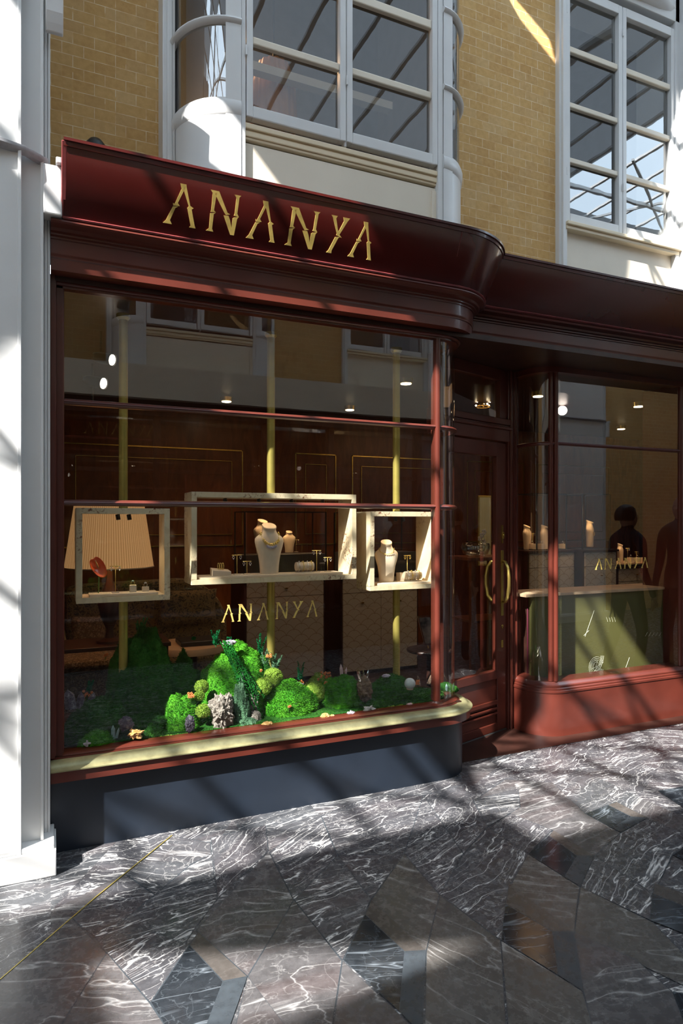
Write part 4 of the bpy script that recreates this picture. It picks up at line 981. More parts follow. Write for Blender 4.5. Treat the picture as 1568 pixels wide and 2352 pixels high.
# a shelf under the far items
s = MB(); x0, z = at(1420, 1294, 5.62); x1, _ = at(1505, 0, 5.62); s.box(x0, x1, 5.62, 6.0, z-.02, z-.001); recenter(tag(s.build('counter_shelf', M['tan'], None, False, .003), 'thin shelf with blocks and busts over the low counter', 'shelf'))
# mirror, vase and orchid seen through the door
x0, _ = at(1106, 0, 5.6); x1, _ = at(1122, 0, 5.6)
mt = thing('wall_mirror', 'tall dark-framed mirror seen through the door glass', 'mirror', ((x0+x1)/2, 5.6, .9))
s = MB(); a, b = at(1098,0,5.6)[0], at(1128,0,5.6)[0]; s.box(a, b, 5.6, 5.63, 1.05, 1.78); s.build('frame', M['brass'], mt, False, .004); MB().box(a+.015, b-.015, 5.594, 5.602, 1.07, 1.76).build('glass', M['mirror'], mt)
x, z = at(1106, 1285, 4.9)
vz = thing('flower_vase', 'small pale vase of white orchids seen through the door', 'vase', (x, 4.9, z-.02))
MB().lathe([(.02,0),(.03,.02),(.026,.06),(.018,.08),(.022,.09)], (x,4.9,z-.02), 16).build('vase', M['whitestone'], vz, True)
s = MB(); f = MB()
for k in range(4):
    a = (x+.02*math.cos(k*2), 4.9+.02*math.sin(k*2), z+.16+.03*k); s.tube([(x,4.9,z+.05),((x+a[0])/2+.01,4.9,z+.12),a], .002, 5)
    for j in range(5): f.ball((a[0]+.016*math.cos(j*1.26), a[1]-.004, a[2]+.016*math.sin(j*1.26)), .011, 5, 1, .3, 1)
s.build('stems', M['stem'], vz); f.build('blossoms', M['whitestone'], vz, True)
tb = thing('side_table', 'amber wooden side table seen through the door', 'table', (at(1105,0,4.8)[0], 4.8, .003))
xc = at(1105,0,4.9)[0]; MB().box(xc-.25, xc+.25, 4.7, 5.1, 1.165, 1.195).build('tabletop', M['woodwall'], tb, False, .004)
for dx in (-.22, .22):
    for dy in (4.73, 5.07): MB().box(xc+dx-.02, xc+dx+.02, dy-.02, dy+.02, .003, 1.165).build('leg', M['woodwall'], tb)
MB().box(xc-.22, xc+.22, 4.72, 5.08, .62, .64).build('shelf', M['woodwall'], tb)
x, z = at(1085, 1325, 4.6)
bw = thing('glass_bowl', 'clear faceted glass bowl seen through the door', 'bowl', (xc-.1, 4.85, 1.195)); MB().lathe([(.05,0),(.11,.03),(.13,.08),(.12,.12),(.115,.12),(.12,.08),(.1,.035),(.04,.008)], (xc-.1,4.85,1.195), 20).build('bowl', M['crystal'], bw, True)
# lamp with pleated shade
lx, _ = at(252, 0, 4.3); zb = at(252, 1302, 4.3)[1]; zt2 = zb+.385
lm = thing('table_lamp', 'table lamp with a big pleated amber shade behind the left box', 'lamp', (lx, 4.3, .755))
s = MB(); n = 96
s.sheet([[(lx+(r_+(.002 if k % 2 else 0))*math.cos(2*PI*k/n), 4.3+(r_+(.002 if k % 2 else 0))*math.sin(2*PI*k/n), z) for k in range(n)] for r_, z in ((.262, zb), (.205, zt2))], False, True)
sh = s.build('shade', M['shade'], lm, True)
sh.data.transform(Matrix.Translation((0,0,0)))
MB().torus((lx,4.3,zb), .263, .004, 'z', 48, 6).build('shade_rim', M['tan'], lm, True)
MB().lathe([(.08,0),(.08,.015),(.03,.03),(.02,.08),(.055,.16),(.07,.24),(.05,.32),(.02,.38),(.012,.5)], (lx,4.3,.755), 24).build('base', M['darkwood'], lm, 'auto')
lamp('POINT', 'lamp_bulb', (lx, 4.3, zb+.2), 4, (1,.6,.28), .05)
sbd = thing('sideboard', 'dark sideboard carrying the pleated lamp', 'sideboard', (lx, 4.3, .003))
MB().box(lx-.35, lx+.35, 4.15, 4.5, .73, .755).build('top', M['darkwood'], sbd, False, .004)
for dx in (-.32,.32):
    for y in (4.18,4.47): MB().box(lx+dx-.015, lx+dx+.015, y-.015, y+.015, .003, .73).build('leg', M['darkwood'], sbd)
# banquette
sf = thing('sofa', 'leafy print sofa with rounded back behind the dark moss hill', 'sofa', (at(340,0,5.0)[0], 5.0, .003))
x0, x1 = at(150,0,5.6)[0], at(522,0,5.6)[0]
poly = [(x0,.35),(x0,1.0),(x0+.1,1.03)]+[(x1-.42+.42*math.sin(a), .62+.43*math.cos(a)) for a in [PI/2*k/10 for k in range(11)]]+[(x1,.35)]
MB().prism(poly, lambda a,b: (a,5.60,b-.03), lambda a,b: (a,5.77,b-.03)).build('backrest', M['floral'], sf, False, .03)
MB().box(x0, x1, 5.14, 5.6, .30, .47).build('seat', M['floral'], sf, False, .04)
MB().box(x0-.12, x0, 5.12, 5.75, .1, .68).build('armrest', M['floral'], sf, False, .05)
for dx in (.08, x1-x0-.08):
    for y in (5.2, 5.55): MB().lathe([(.02,0),(.025,.3)], (x0+dx,y,.003), 12).build('leg', M['darkwood'], sf)
def cushion(px, py, Y, w_, h, lbl, rz=0, mat='floral2'):
    x, z = at(px, py, Y); s = MB(); n = 14; rows = []
    for sgn in (1, -1):
        rows2 = []
        for i in range(n+1):
            u = -1+2*i/n; rows2.append([(x+w_/2*u*(1-.06*(1-v*v)), Y+sgn*(.001+.055*max(0,(1-u**4)*(1-v**4))**.5), z+h/2*v*(1-.06*(1-u*u))) for v in [-1+2*k/n for k in range(n+1)]])
        s.sheet(rows2)
    recenter(tag(s.build('cushion', M[mat], None, True), lbl, 'cushion', 'cushions on the sofa'))
cushion(203, 1455, 5.42, .26, .28, 'pale leafy cushion leaning at the left end of the sofa'); cushion(430, 1395, 5.50, .5, .30, 'dark leafy cushion at the rounded right end of the sofa', 0, 'floral')
ot = thing('ottoman', 'low woven ottoman in the left corner behind the window', 'ottoman', (at(215,0,4.75)[0], 4.75, .003))
xo = at(215,0,4.75)[0]; MB().box(xo-.24, xo+.24, 4.56, 4.92, .12, .52).build('body', M['floral2'], ot, False, .04)
for dx in (-.2, .2):
    for y in (4.6, 4.88): MB().lathe([(.015,0),(.02,.13)], (xo+dx,y,.003), 12).build('leg', M['darkwood'], ot)
MB().box(xo-.25, xo+.25, 4.55, 4.93, .52, .60).build('seat', M['floral2'], ot, False, .035)
# round coffee table with tray
xc, z = at(437, 1478, 4.75); ct = thing('coffee_table', 'round wooden coffee table left of the moss peak', 'table', (xc, 4.75, .003))
MB().lathe([(.20,z-.05),(.26,z-.045),(.265,z-.02),(.26,z)], (xc,4.75,0), 36).build('tabletop', M['tan'], ct, 'auto')
MB().lathe([(.14,.003),(.14,.05),(.05,.08),(.05,z-.06),(.16,z-.05)], (xc,4.75,0), 24).build('pedestal', M['darkwood'], ct, 'auto')
s = MB(); s.box(xc-.09, xc+.20, 4.62, 4.85, z+.001, z+.035); recenter(tag(s.build('tray', M['blackmetal'], None, False, .006), 'black tray on the round coffee table', 'tray'))
# pedestal table and portrait
xc, z = at(985, 1490, 4.35); pt = thing('pedestal_table', 'small dark round table beside the mullion', 'table', (xc, 4.35, .003))
MB().lathe([(.13,z-.022),(.17,z-.02),(.175,z-.008),(.17,z)], (xc,4.35,0), 32).build('tabletop', M['darkwood'], pt, 'auto')
MB().lathe([(.11,.003),(.11,.02),(.02,.04),(.02,z-.03),(.07,z-.022)], (xc,4.35,0), 20).build('pedestal', M['darkwood'], pt, 'auto')
def portrait():
    m, nt, bs = nmat('dim_portrait_print'); v = coords(nt, (6,6,6)); col = ramp(nt, noisen(nt, v, 1.3, 3), [(.35,(.03,.03,.035)),(.55,(.30,.24,.21)),(.7,(.55,.45,.40))]); nt.links.new(col, bs.inputs['Base Color']); bs.inputs['Roughness'].default_value = .3; return m
M['portrait'] = portrait()
pf = thing('photo_frame', 'tilted framed portrait on the small dark table', 'picture frame', (xc-.03, 4.35, z))
s = MB(); X = lambda a,b,t: (xc-.075+a*.115+b*-.022*0+.0*t, 4.35+.055*b-t, z+.03+.22*b)
s.prism([(0,0),(1,0),(1,1),(0,1)], lambda a,b: X(a+(1-b)*.28,b,0), lambda a,b: X(a+(1-b)*.28,b,.008)); s.build('frame', M['silver'], pf)
MB().prism([(.08,.06),(.92,.06),(.92,.94),(.08,.94)], lambda a,b: X(a+(1-b)*.28,b,.0085), lambda a,b: X(a+(1-b)*.28,b,.0095)).build('print', M['portrait'], pf)
MB().tube([(xc,4.36,z+.002),(xc-.01,4.38,z+.10)], .004).build('easel_leg', M['gold'], pf)
# green display counter in the right window
gc = thing('display_counter', 'olive green engraved counter in the right-hand window', 'counter', (3.8, 3.8, .0))
x0, x1 = at(1222,0,3.80)[0], at(1548,0,3.80)[0]
MB().box(x0, x1, 3.80, 3.83, .003, .955).build('front_panel', M['greenboard'], gc)
MB().box(x0-.07, x1+.02, 3.785, 4.1, .955, .975).build('top', M['tan'], gc, False, .002)
MB().box(x0+.02, x1, 3.83, 4.08, .003, .955).build('body', M['darkwood'], gc)
s = MB()
def arc(px, py, R, a0, a1, w_=.0014):
    cx, cz = at(px, py, 3.80); pts = [(cx+R*math.cos(a), 3.7995, cz+R*math.sin(a)) for a in [a0+(a1-a0)*k/24 for k in range(25)]]; s.tube(pts, w_, 4)
for R in (.035,.05,.062,.075): arc(1369, 1531, R, .3, 5.9)
for R in (.155,.168,.182): arc(1345, 1505, R, -1.35, -.1)
for a in range(6): cx, cz = at(1369,1531,3.80); s.tube([(cx,3.7995,cz),(cx+.05*math.cos(a*1.05+.3),3.7995,cz+.05*math.sin(a*1.05+.3))], .0012, 4)
for p, q in (((1343,1462),(1364,1402)),((1433,1543),(1445,1510)),((1340,1460),(1352,1448))):
    (a,b),(c,d) = at(*p,3.80), at(*q,3.80); s.tube([(a,3.7995,b),(c,3.7995,d)], .0016, 4)
for k in range(5): arc(1500-8*k, 1440, .10, -.9, -.5)
for k in range(4): arc(1395-6*k, 1432, .08, .1, .6)
s.build('engraving', M['line'], gc)
s = MB(); xm = at(1213,0,3.9)[0]; s.sheet([[(xm-.035+.07*k/10, 3.87+.012*math.sin(k*1.7), z) for k in range(11)] for z in (.38,.7,.95)]); tag(s.build('curtain', M['magenta'], None, True), 'narrow dark magenta cloth at the left end of the green counter', 'cloth')
sol = bpy.data.objects['curtain'].modifiers.new('thick', 'SOLIDIFY'); sol.thickness = .004
# bright red box at far right, globe lamp, track spots
x, z = at(1496, 1320, 5.5); s = MB(); s.box(x-.03, x+.03, 5.5, 5.6, z-.02, z+.07); s.tube([(x-.02,5.55,z+.07),(x-.015,5.55,z+.10),(x+.015,5.55,z+.10),(x+.02,5.55,z+.07)], .003); recenter(tag(s.build('gift_bag', M['redcase'], None), 'bright red bag at the far right over the low counter', 'bag'))
x, z = at(1291, 943, 5.2); gl = thing('globe_lamp', 'glowing white globe lamp high in the right-hand window', 'lamp', (x, 5.2, z)); MB().ball((x,5.2,z), .048, 12).build('globe', M['globe'], gl, True); MB().tube([(x,5.2,z+.045),(x,5.2,2.70)], .006).build('stem', M['brass'], gl)
for px, py, l in ((259,827,'upper of the two lit spotlights at the top left of the window'),(239,881,'lower of the two lit spotlights at the top left of the window')):
    x, z = at(px, py, 3.95); sp = thing('spotlight', l, 'spotlight', (x-.06, 3.95, z), 'window spotlights')
    s = MB(); d = Vector((.75,-.62,-.22)).normalized(); p = Vector((x,3.95,z)); s.tube([p-d*.13, p-d*.10, p-d*.02, p], [.022,.032,.034,.036], 16, cap=False); s.build('housing', M['blackmetal'], sp, 'auto')
    MB().tube([p-d*.006, p-d*.004], .031, 16).build('lamp_face', M['spotface'], sp)
    MB().tube([p-d*.08+Vector((0,0,.02)), p-d*.08+Vector((0,0,.10)), (p-d*.08).to_tuple()[:2]+(2.2+.5*(py==827),)], .006).build('bracket', M['blackmetal'], sp)
# chandelier glimpsed above the door
x, z = at(1109, 935, 5.4); ch = thing('chandelier', 'small lit chandelier glimpsed through the transom light above the door', 'chandelier', (x, 5.4, z))
s = MB(); s.tube([(x,5.4,z),(x,5.4,2.70)], .005); s.torus((x,5.4,z), .07, .005)
for k in range(8): a = k*PI/4; s.tube([(x,5.4,z+.05),(x+.07*math.cos(a),5.4+.07*math.sin(a),z)], .003, 5)
s.build('frame', M['brass'], ch)
for k in range(8):
    a = k*PI/4; MB().ball((x+.07*math.cos(a),5.4+.07*math.sin(a),z+.02+.03*(k%3)), .009, 6).build('bulb', M['bulb'], ch, True)

# ================================================================== MOSS LANDSCAPE
def nz(p, s, o=0): return noise.noise(Vector(p)*s+Vector((o, o*1.7, -o)))
def mound(c, r, mat, lbl, tuft=2600, rough=.16, seed=1, name='moss_mound', tl=.010, grp=None, sub=5, tw=.0016):
    """a cushion of moss: noisy dome closed below, with thousands of tiny fronds"""
    rnd = random.Random(seed); bm = bmesh.new(); bmesh.ops.create_icosphere(bm, subdivisions=sub, radius=1)
    R = Vector(r); C0 = Vector(c)
    for v in bm.verts:
        d = v.co.normalized(); k = 1+rough*nz(d, 1.7, seed)+rough*.6*nz(d, 4.5, seed+3)+rough*.3*nz(d, 11, seed+7)
        v.co = Vector((d.x*R.x*k, d.y*R.y*k, max(d.z*R.z*k, 0 if C0.z < .45 else -R.z*.8)))+C0
    bm.normal_update()
    fs = [f for f in bm.faces if f.normal.z > -.2 and (f.normal.y < .35)]
    pts = []
    for _ in range(tuft):
        f = rnd.choice(fs); w1, w2 = rnd.random(), rnd.random()
        if w1+w2 > 1: w1, w2 = 1-w1, 1-w2
        a, b, c_ = [v.co for v in f.verts]; pts.append((a+(b-a)*w1+(c_-a)*w2, f.normal.copy()))
    me = bpy.data.meshes.new(name); bm.to_mesh(me); bm.free()
    V = [tuple(v.co) for v in me.vertices]; F = [tuple(p.vertices) for p in me.polygons]
    for p, n in pts:
        j = Vector((rnd.uniform(-1,1), rnd.uniform(-1,1), rnd.uniform(-.6,1))); d = (n+j*.75).normalized(); t = d.cross(Vector((rnd.uniform(-1,1),rnd.uniform(-1,1),rnd.uniform(-1,1)))).normalized()
        L = tl*rnd.uniform(.5,1.3); b = len(V); p0 = p-n*.001
        V += [tuple(p0-t*tw), tuple(p0+t*tw), tuple(p0+d*L+t*tw*.4), tuple(p0+d*L-t*tw*.4)]; F.append((b,b+1,b+2,b+3))
    me2 = bpy.data.meshes.new(name); me2.from_pydata(V, [], F); me2.materials.append(M[mat]); bpy.data.meshes.remove(me)
    for p in me2.polygons: p.use_smooth = len(p.vertices) == 3
    o = bpy.data.objects.new(name, me2); COL.objects.link(o); ORG[o.name] = (0,0,0); tag(o, lbl, 'moss', grp or 'moss mounds in the window'); recenter(o); return o
FZ = .426
def P(px, py, Y): x, z = at(px, py, Y); return x, Y, z
def mnd(px0, px1, pytop, Y, mat, lbl, ry=None, zb=FZ, **k):
    x0, x1 = at(px0,0,Y)[0], at(px1,0,Y)[0]; zt_ = at((px0+px1)/2, pytop, Y)[1]
    return mound(((x0+x1)/2, Y, zb), ((x1-x0)/2, ry or (x1-x0)*.42, zt_-zb), mat, lbl, **k)
# dark hill at the left
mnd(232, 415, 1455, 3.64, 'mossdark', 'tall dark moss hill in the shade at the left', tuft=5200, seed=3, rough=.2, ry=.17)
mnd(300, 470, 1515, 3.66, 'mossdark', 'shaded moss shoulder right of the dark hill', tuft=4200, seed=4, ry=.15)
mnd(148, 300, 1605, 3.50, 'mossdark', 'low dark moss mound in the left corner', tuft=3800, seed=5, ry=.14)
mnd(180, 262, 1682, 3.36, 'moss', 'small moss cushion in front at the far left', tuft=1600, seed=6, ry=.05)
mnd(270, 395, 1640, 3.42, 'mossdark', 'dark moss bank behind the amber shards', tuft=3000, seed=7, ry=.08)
mnd(372, 458, 1594, 3.42, 'moss', 'bright moss tuft left of the pale rock', tuft=3000, seed=8, ry=.06)
# the bright peak
mnd(450, 640, 1478, 3.60, 'moss', 'tall bright green moss peak in the sunlight', tuft=12000, seed=9, rough=.13, ry=.17, tl=.009, sub=6)
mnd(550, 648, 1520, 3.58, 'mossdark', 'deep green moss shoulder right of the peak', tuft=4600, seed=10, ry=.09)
for k, (a, b, t, Y, zb, l) in enumerate(((448,478,1565,3.45,.56,'lime moss ball left of the peak'),(450,482,1620,3.37,.47,'lower lime moss ball beside the pale rock'),(446,468,1590,3.42,.50,'small lime moss ball under the orange blossom'),
    (582,622,1560,3.44,.60,'lime moss ball above the rock at right'),(604,648,1538,3.50,.66,'upper lime moss ball right of the peak'),(700,745,1570,3.50,.50,'lime moss ball right of the sunlit cushion'))):
    x0, x1 = at(a,0,Y)[0], at(b,0,Y)[0]; z = at(a,t,Y)[1]; rr = (x1-x0)/2
    mound(((x0+x1)/2, Y, z-rr), (rr, rr, rr), 'mosslime', l, tuft=1300, seed=20+k, rough=.08, tl=.006, grp='lime moss balls', sub=4)
mnd(598, 728, 1565, 3.46, 'moss', 'broad sunlit moss cushion right of the pale rock', tuft=8500, seed=12, ry=.11, rough=.1, sub=6)
mnd(728, 828, 1552, 3.50, 'moss', 'green moss cushion left of the bark stump', tuft=5600, seed=13, ry=.13)
mnd(700, 762, 1548, 3.66, 'mosslime', 'yellow-green moss behind the orange sprigs', tuft=1600, seed=14, ry=.06)
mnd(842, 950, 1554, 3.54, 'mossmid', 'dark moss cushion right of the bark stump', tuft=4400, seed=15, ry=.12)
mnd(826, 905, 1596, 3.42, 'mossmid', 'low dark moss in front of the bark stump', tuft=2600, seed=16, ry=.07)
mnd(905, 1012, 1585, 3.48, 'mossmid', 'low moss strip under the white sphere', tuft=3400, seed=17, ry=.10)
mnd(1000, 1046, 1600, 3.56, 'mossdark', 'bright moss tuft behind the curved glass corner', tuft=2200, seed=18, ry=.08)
mnd(395, 450, 1500, 3.74, 'mossdark', 'dark mossy ridge behind the peak', tuft=1800, seed=19, ry=.08)
# hanging green amaranth
x, y, z = P(520, 1492, 3.50); am = thing('hanging_amaranth', 'ropes of dark green trailing amaranth down the bright peak', 'trailing plant', (x, y, z))
rnd = random.Random(2)
for k in range(10):
    x0 = at(512+2.0*k, 0, 3.44)[0]; L = rnd.uniform(.25,.40); s = MB(); pts = []; q = 0
    for i in range(16):
        t = i/15; pts.append((x0+.13*t+.010*math.sin(t*4+k)+.05*t*(k/10), 3.485-.075*math.sin(min(1,t*1.3)*PI/2)-.02*t+.012*rnd.random(), .862-.012*abs(k-4)/5-L*t))
    V_ = [max(.001, .0042*(1-.5*i/15)*(1+.35*((i*7+k)%3-1))) for i in range(16)]
    s.tube(pts, V_, 6)
    for i in range(110):
        t = rnd.random()*14.9; a, b = pts[int(t)], pts[int(t)+1]; f = t-int(t); s.ball(tuple(a[j]+(b[j]-a[j])*f+rnd.uniform(-.007,.007) for j in range(3)), .0032, 3)
    s.build('tassel', M['amaranth'], am, True)
# ferny sprigs
def sprig(px, pyb, pyt, Y, lbl, mat='fern', n=5, lean=0, seed=0):
    rnd = random.Random(seed); x, z0 = at(px, pyb, Y); z1 = at(px, pyt, Y)[1]; s = MB(); H = z1-z0
    for k in range(n):
        a = rnd.uniform(-.5,.5)+lean; L = H*rnd.uniform(.7,1.05); pts = [(x+L*t*math.sin(a)*.5+.2*a*t*t*H, Y+rnd.uniform(-.01,.01), z0+L*t*math.cos(a*.8)) for t in [i/6 for i in range(7)]]
        s.tube(pts, .0018, 4)
        for i in range(90):
            t = rnd.uniform(.1,1)*5.99; p, q = pts[int(t)], pts[int(t)+1]; f = t-int(t); c = Vector(p)+(Vector(q)-Vector(p))*f
            d = Vector((rnd.uniform(-1,1),rnd.uniform(-.6,.6),rnd.uniform(.1,1.2))).normalized()*.020*(1.2-t/7); w_ = Vector((.0022,0,.001)); b = len(s.v)
            s.v += [tuple(c-w_), tuple(c+w_), tuple(c+d)]; s.f.append((b,b+1,b+2)); s.mi.append(0)
    recenter(tag(s.build('fern_sprig', M[mat], None, fix=False), lbl, 'fern', 'green sprigs in the moss'))
for k, a in enumerate(((495,1485,1445,3.58,'upright emerald sprig on the left top of the peak'),(527,1482,1462,3.60,'short emerald sprig behind the violet shell'),(598,1510,1455,3.58,'tall emerald sprig on the right of the peak'),(637,1535,1515,3.55,'small emerald sprig by the lime moss'),
    (322,1475,1415,3.75,'dark upright sprig on top of the dark hill'),(335,1500,1440,3.72,'second dark sprig on the dark hill'),(690,1565,1520,3.62,'dark sprig left of the orange sprigs'),(445,1470,1465,3.7,'tiny dark sprig at the ridge'),(350,1520,1500,3.60,'low dark sprig on the slope of the dark hill'),(205,1590,1560,3.6,'low leafy sprig at the far left'))):
    sprig(*a, seed=k)
sprig(612, 1545, 1490, 3.55, 'grey-green misty sprig right of the peak', 'mossgrey', 8, 0, 44); sprig(628, 1550, 1500, 3.53, 'soft grey-green sprig beside the brass pole', 'mossgrey', 7, .2, 45)
mound((1.10, 3.46, FZ), (1.08, .14, .022), 'mossdark', 'low carpet of dark moss covering the display floor', tuft=9000, seed=50, rough=.25, tl=.007, name='moss_carpet', sub=6)
# rocks
def stone(px, py, Y, w_, h, mat, lbl, cat='stone', name='stone', seed=0, rough=.25, d=None, grp=None, sub=4, fl=0):
    x, z = at(px, py, Y); bm = bmesh.new(); bmesh.ops.create_icosphere(bm, subdivisions=sub, radius=1)
    for v in bm.verts:
        q = v.co.normalized(); k = 1+rough*nz(q, 1.5, seed)+rough*.8*nz(q, 4, seed+5)+rough*.4*nz(q, 11, seed+1)
        v.co = Vector((q.x*w_/2*k, q.y*(d or w_*.7)/2*k, q.z*h/2*k))
        if fl: v.co = Vector([round(c/fl)*fl*.4+c*.6 for c in v.co])
    me = bpy.data.meshes.new(name); bm.to_mesh(me); bm.free(); me.materials.append(M[mat])
    if not fl:
        for p in me.polygons: p.use_smooth = True
    o = bpy.data.objects.new(name, me); COL.objects.link(o); o.location = (x, Y, z); tag(o, lbl, cat, grp); recenter(o); o.location = Vector((x, Y, z-h/2)); return o
# bottom centre rocks: placed by their centres
stone(507, 1650, 3.36, .11, .16, 'rock', 'pale craggy bark rock at the foot of the peak', 'rock', 'craggy_rock', 1, .45, .09, sub=6)
stone(524, 1632, 3.42, .05, .15, 'rock', 'narrow pale rock beside the craggy one', 'rock', 'craggy_rock', 2, .4, .06, sub=5)
stone(583, 1625, 3.42, .04, .13, 'rock', 'slim upright pale rock right of the lichen', 'rock', 'craggy_rock', 3, .45, .05, sub=5)
stone(588, 1655, 3.38, .05, .08, 'rock', 'low pale rock at the foot of the slim one', 'rock', 'craggy_rock', 4, .4, .05, sub=5)
x, z = at(556, 1600, 3.40); mound((x, 3.42, FZ), (.042, .05, .21), 'mossgrey', 'grey-green lichen column between the pale rocks', tuft=2600, seed=31, rough=.35, tl=.008)
x, z = at(568, 1660, 3.37); mound((x, 3.36, FZ), (.06, .03, .035), 'mossgrey', 'low grey-green lichen at the window sill', tuft=1200, seed=32, rough=.3, tl=.007)
stone(836, 1590, 3.42, .08, .14, 'bark', 'brown cork bark stump under a clear crystal', 'bark', 'bark_stump', 5, .35, .08, sub=5)
stone(746, 1646, 3.312, .05, .032, 'citrine', 'amber citrine chunk by the sill, larger one', seed=6, fl=.008, grp='amber chunks'); stone(763, 1648, 3.308, .034, .024, 'citrine', 'smaller amber citrine chunk beside the larger', seed=7, fl=.008, grp='amber chunks')
stone(614, 1663, 3.312, .06, .022, 'citrine', 'pale amber stone in front of the rock', seed=8); stone(806, 1640, 3.312, .042, .026, 'amethyst', 'lilac cluster stone on the sill right of the amber chunks', seed=9, sub=4, rough=.5)
stone(941, 1621, 3.335, .042, .032, 'pinkquartz', 'round dusty pink stone below the white sphere', seed=10); stone(526, 1480, 3.50, .06, .03, 'amethyst', 'pale violet flower-like shell on top of the peak', 'shell', 'shell', 11, .6)
stone(683, 1575, 3.46, .06, .024, 'amethyst', 'pale lilac cluster on the sunlit cushion', seed=12, rough=.7); stone(846, 1629, 3.325, .05, .025, 'whitestone', 'small white coral piece on the dark moss', 'coral', 'coral', 13, .8)
stone(868, 1634, 3.31, .03, .014, 'whitestone', 'tiny white coral fragment left', 'coral', 'coral', 14, .8); stone(895, 1631, 3.31, .05, .012, 'whitestone', 'flat white coral fragment middle of the sill', 'coral', 'coral', 15, .8); stone(985, 1622, 3.315, .06, .014, 'whitestone', 'white coral crumbs near the mullion', 'coral', 'coral', 16, .8)
stone(886, 1553, 3.50, .05, .02, 'amethyst', 'flat pale agate slice on the dark moss', 'stone', 'agate', 17, .3)
stone(436, 1666, 3.325, .045, .085, 'darkcrystal', 'dark glittering amethyst geode left of the rock', 'geode', 'geode', 18, .3, fl=.01); stone(200, 1710, 3.31, .03, .022, 'whitestone', 'small white cube of stone in the left corner', seed=19, fl=.02)
stone(312, 1690, 3.315, .06, .035, 'citrine', 'amber shard pair near the left of the sill', 'stone', 'stone', 20, .7, fl=.01); stone(290, 1665, 3.35, .07, .06, 'darkcrystal', 'dark brown geode behind the amber shards', 'geode', 'geode', 21, .4)
stone(985, 1600, 3.52, .08, .03, 'bark', 'brown driftwood piece right of the white sphere', 'driftwood', 'driftwood', 22, .4)
def crystal(px, pyb, pyt, Y, w_, mat, lbl, lean=0, n=1, name='crystal_point', seed=0):
    rnd = random.Random(seed); x, z0 = at(px, pyb, Y); H = at(px, pyt, Y)[1]-z0; s = MB()
    for k in range(n):
        a = lean+(k-(n-1)/2)*.28; h = H*(1 if k == 0 else rnd.uniform(.5,.85)); ww = w_*(1 if k == 0 else .65); bx_ = x+(k-(n-1)/2)*w_*.7
        def q(t, r, j): an = PI/3*j+.3; return (bx_+r*math.cos(an)+math.sin(a)*h*t, Y+r*math.sin(an), z0+h*t*math.cos(a))
        rows = [[q(0,ww*.55,j) for j in range(6)], [q(.7,ww*.5,j) for j in range(6)], [q(1,.0008,j) for j in range(6)]]
        s.sheet(rows, False, True)
    recenter(tag(s.build(name, M[mat], None), lbl, 'crystal', 'crystals in the moss'))
crystal(788, 1562, 1524, 3.56, .022, 'pinkquartz', 'tall pink crystal point behind the moss', .05, 2)
crystal(834, 1565, 1530, 3.42, .022, 'crystal', 'clear quartz points on the bark stump', 0, 3); crystal(997, 1595, 1558, 3.40, .022, 'pinkquartz', 'pink crystal leaning beside the mullion', .2, 2)
crystal(985, 1570, 1542, 3.62, .03, 'bark', 'brown smoky crystal behind the mullion', .5, 1); crystal(963, 1575, 1550, 3.66, .018, 'bark', 'small smoky crystal right of the sphere', -.2, 1)
crystal(183, 1625, 1580, 3.48, .055, 'darkcrystal', 'jagged clear crystal at the far left', .1, 3); crystal(264, 1695, 1665, 3.37, .02, 'teal', 'pale teal crystal points in the left foreground', .1, 2)
crystal(1025, 1590, 1570, 3.50, .016, 'teal', 'teal crystal behind the curved glass', 0, 1); crystal(445, 1665, 1652, 3.38, .014, 'whitestone', 'tiny white crystal by the dark geode', 0, 2)
x, z = at(941, 1570, 3.385); s = MB(); s.ball((x,3.385,z), .0335, 20); recenter(tag(s.build('crystal_sphere', M['selenite'], None, True), 'milky white crystal sphere resting on the moss', 'sphere'))
MB_ = MB(); MB_.torus((x,3.385,z-.031), .016, .005, 'z', 20, 6); recenter(tag(MB_.build('sphere_ring', M['linen'], None, True), 'small ring stand under the white sphere', 'stand'))
# orange blossoms
def blossom(px, py, Y, lbl, n=7, sp=.018, seed=0):
    rnd = random.Random(seed); x, z = at(px, py, Y); s = MB(); st = MB()
    for k in range(n):
        c = (x+rnd.uniform(-sp,sp), Y+rnd.uniform(-sp,sp)*.5, z+rnd.uniform(-sp,sp)*.7)
        for j in range(5): s.ball((c[0]+.0045*math.cos(j*1.26), c[1]-.002, c[2]+.0045*math.sin(j*1.26)), .0032, 4)
        st.tube([c, (x, Y+.01, z-.035)], .0008, 4)
    b = thing('blossom_sprig', lbl, 'flower', (x, Y, z-.035), 'orange blossom sprigs'); s.build('petals', M['poppyo'], b, True); st.build('stems', M['stem'], b)
for k, a in enumerate(((438,1599,3.38,'peach blossom left of the lime moss balls',10,.02),(618,1507,3.52,'orange blossom by the brass pole',6,.014),(748,1548,3.60,'upper orange sprig left of the pink crystal',12,.03),(752,1570,3.50,'lower orange sprig on the moss cushion',8,.018),(733,1558,3.58,'small orange sprig over the lime moss',5,.014),
    (667,1570,3.46,'orange dots at the left of the lilac cluster',5,.012),(664,1623,3.35,'orange berries on the sunlit cushion',4,.008),(960,1567,3.42,'orange blossom right of the white sphere',7,.014),(200,1593,3.55,'orange blossom behind the jagged crystal',8,.022),(242,1503,3.66,'orange dot at the left of the dark hill',4,.01),(340,1489,3.66,'dim orange blossom on the dark hill',5,.012),(692,1566,3.5,'orange tip behind the lilac cluster',4,.01),(600,1540,3.47,'orange berries on the peak',3,.006))):
    blossom(*a, seed=k)
x0 = MB(); rnd = random.Random(4)
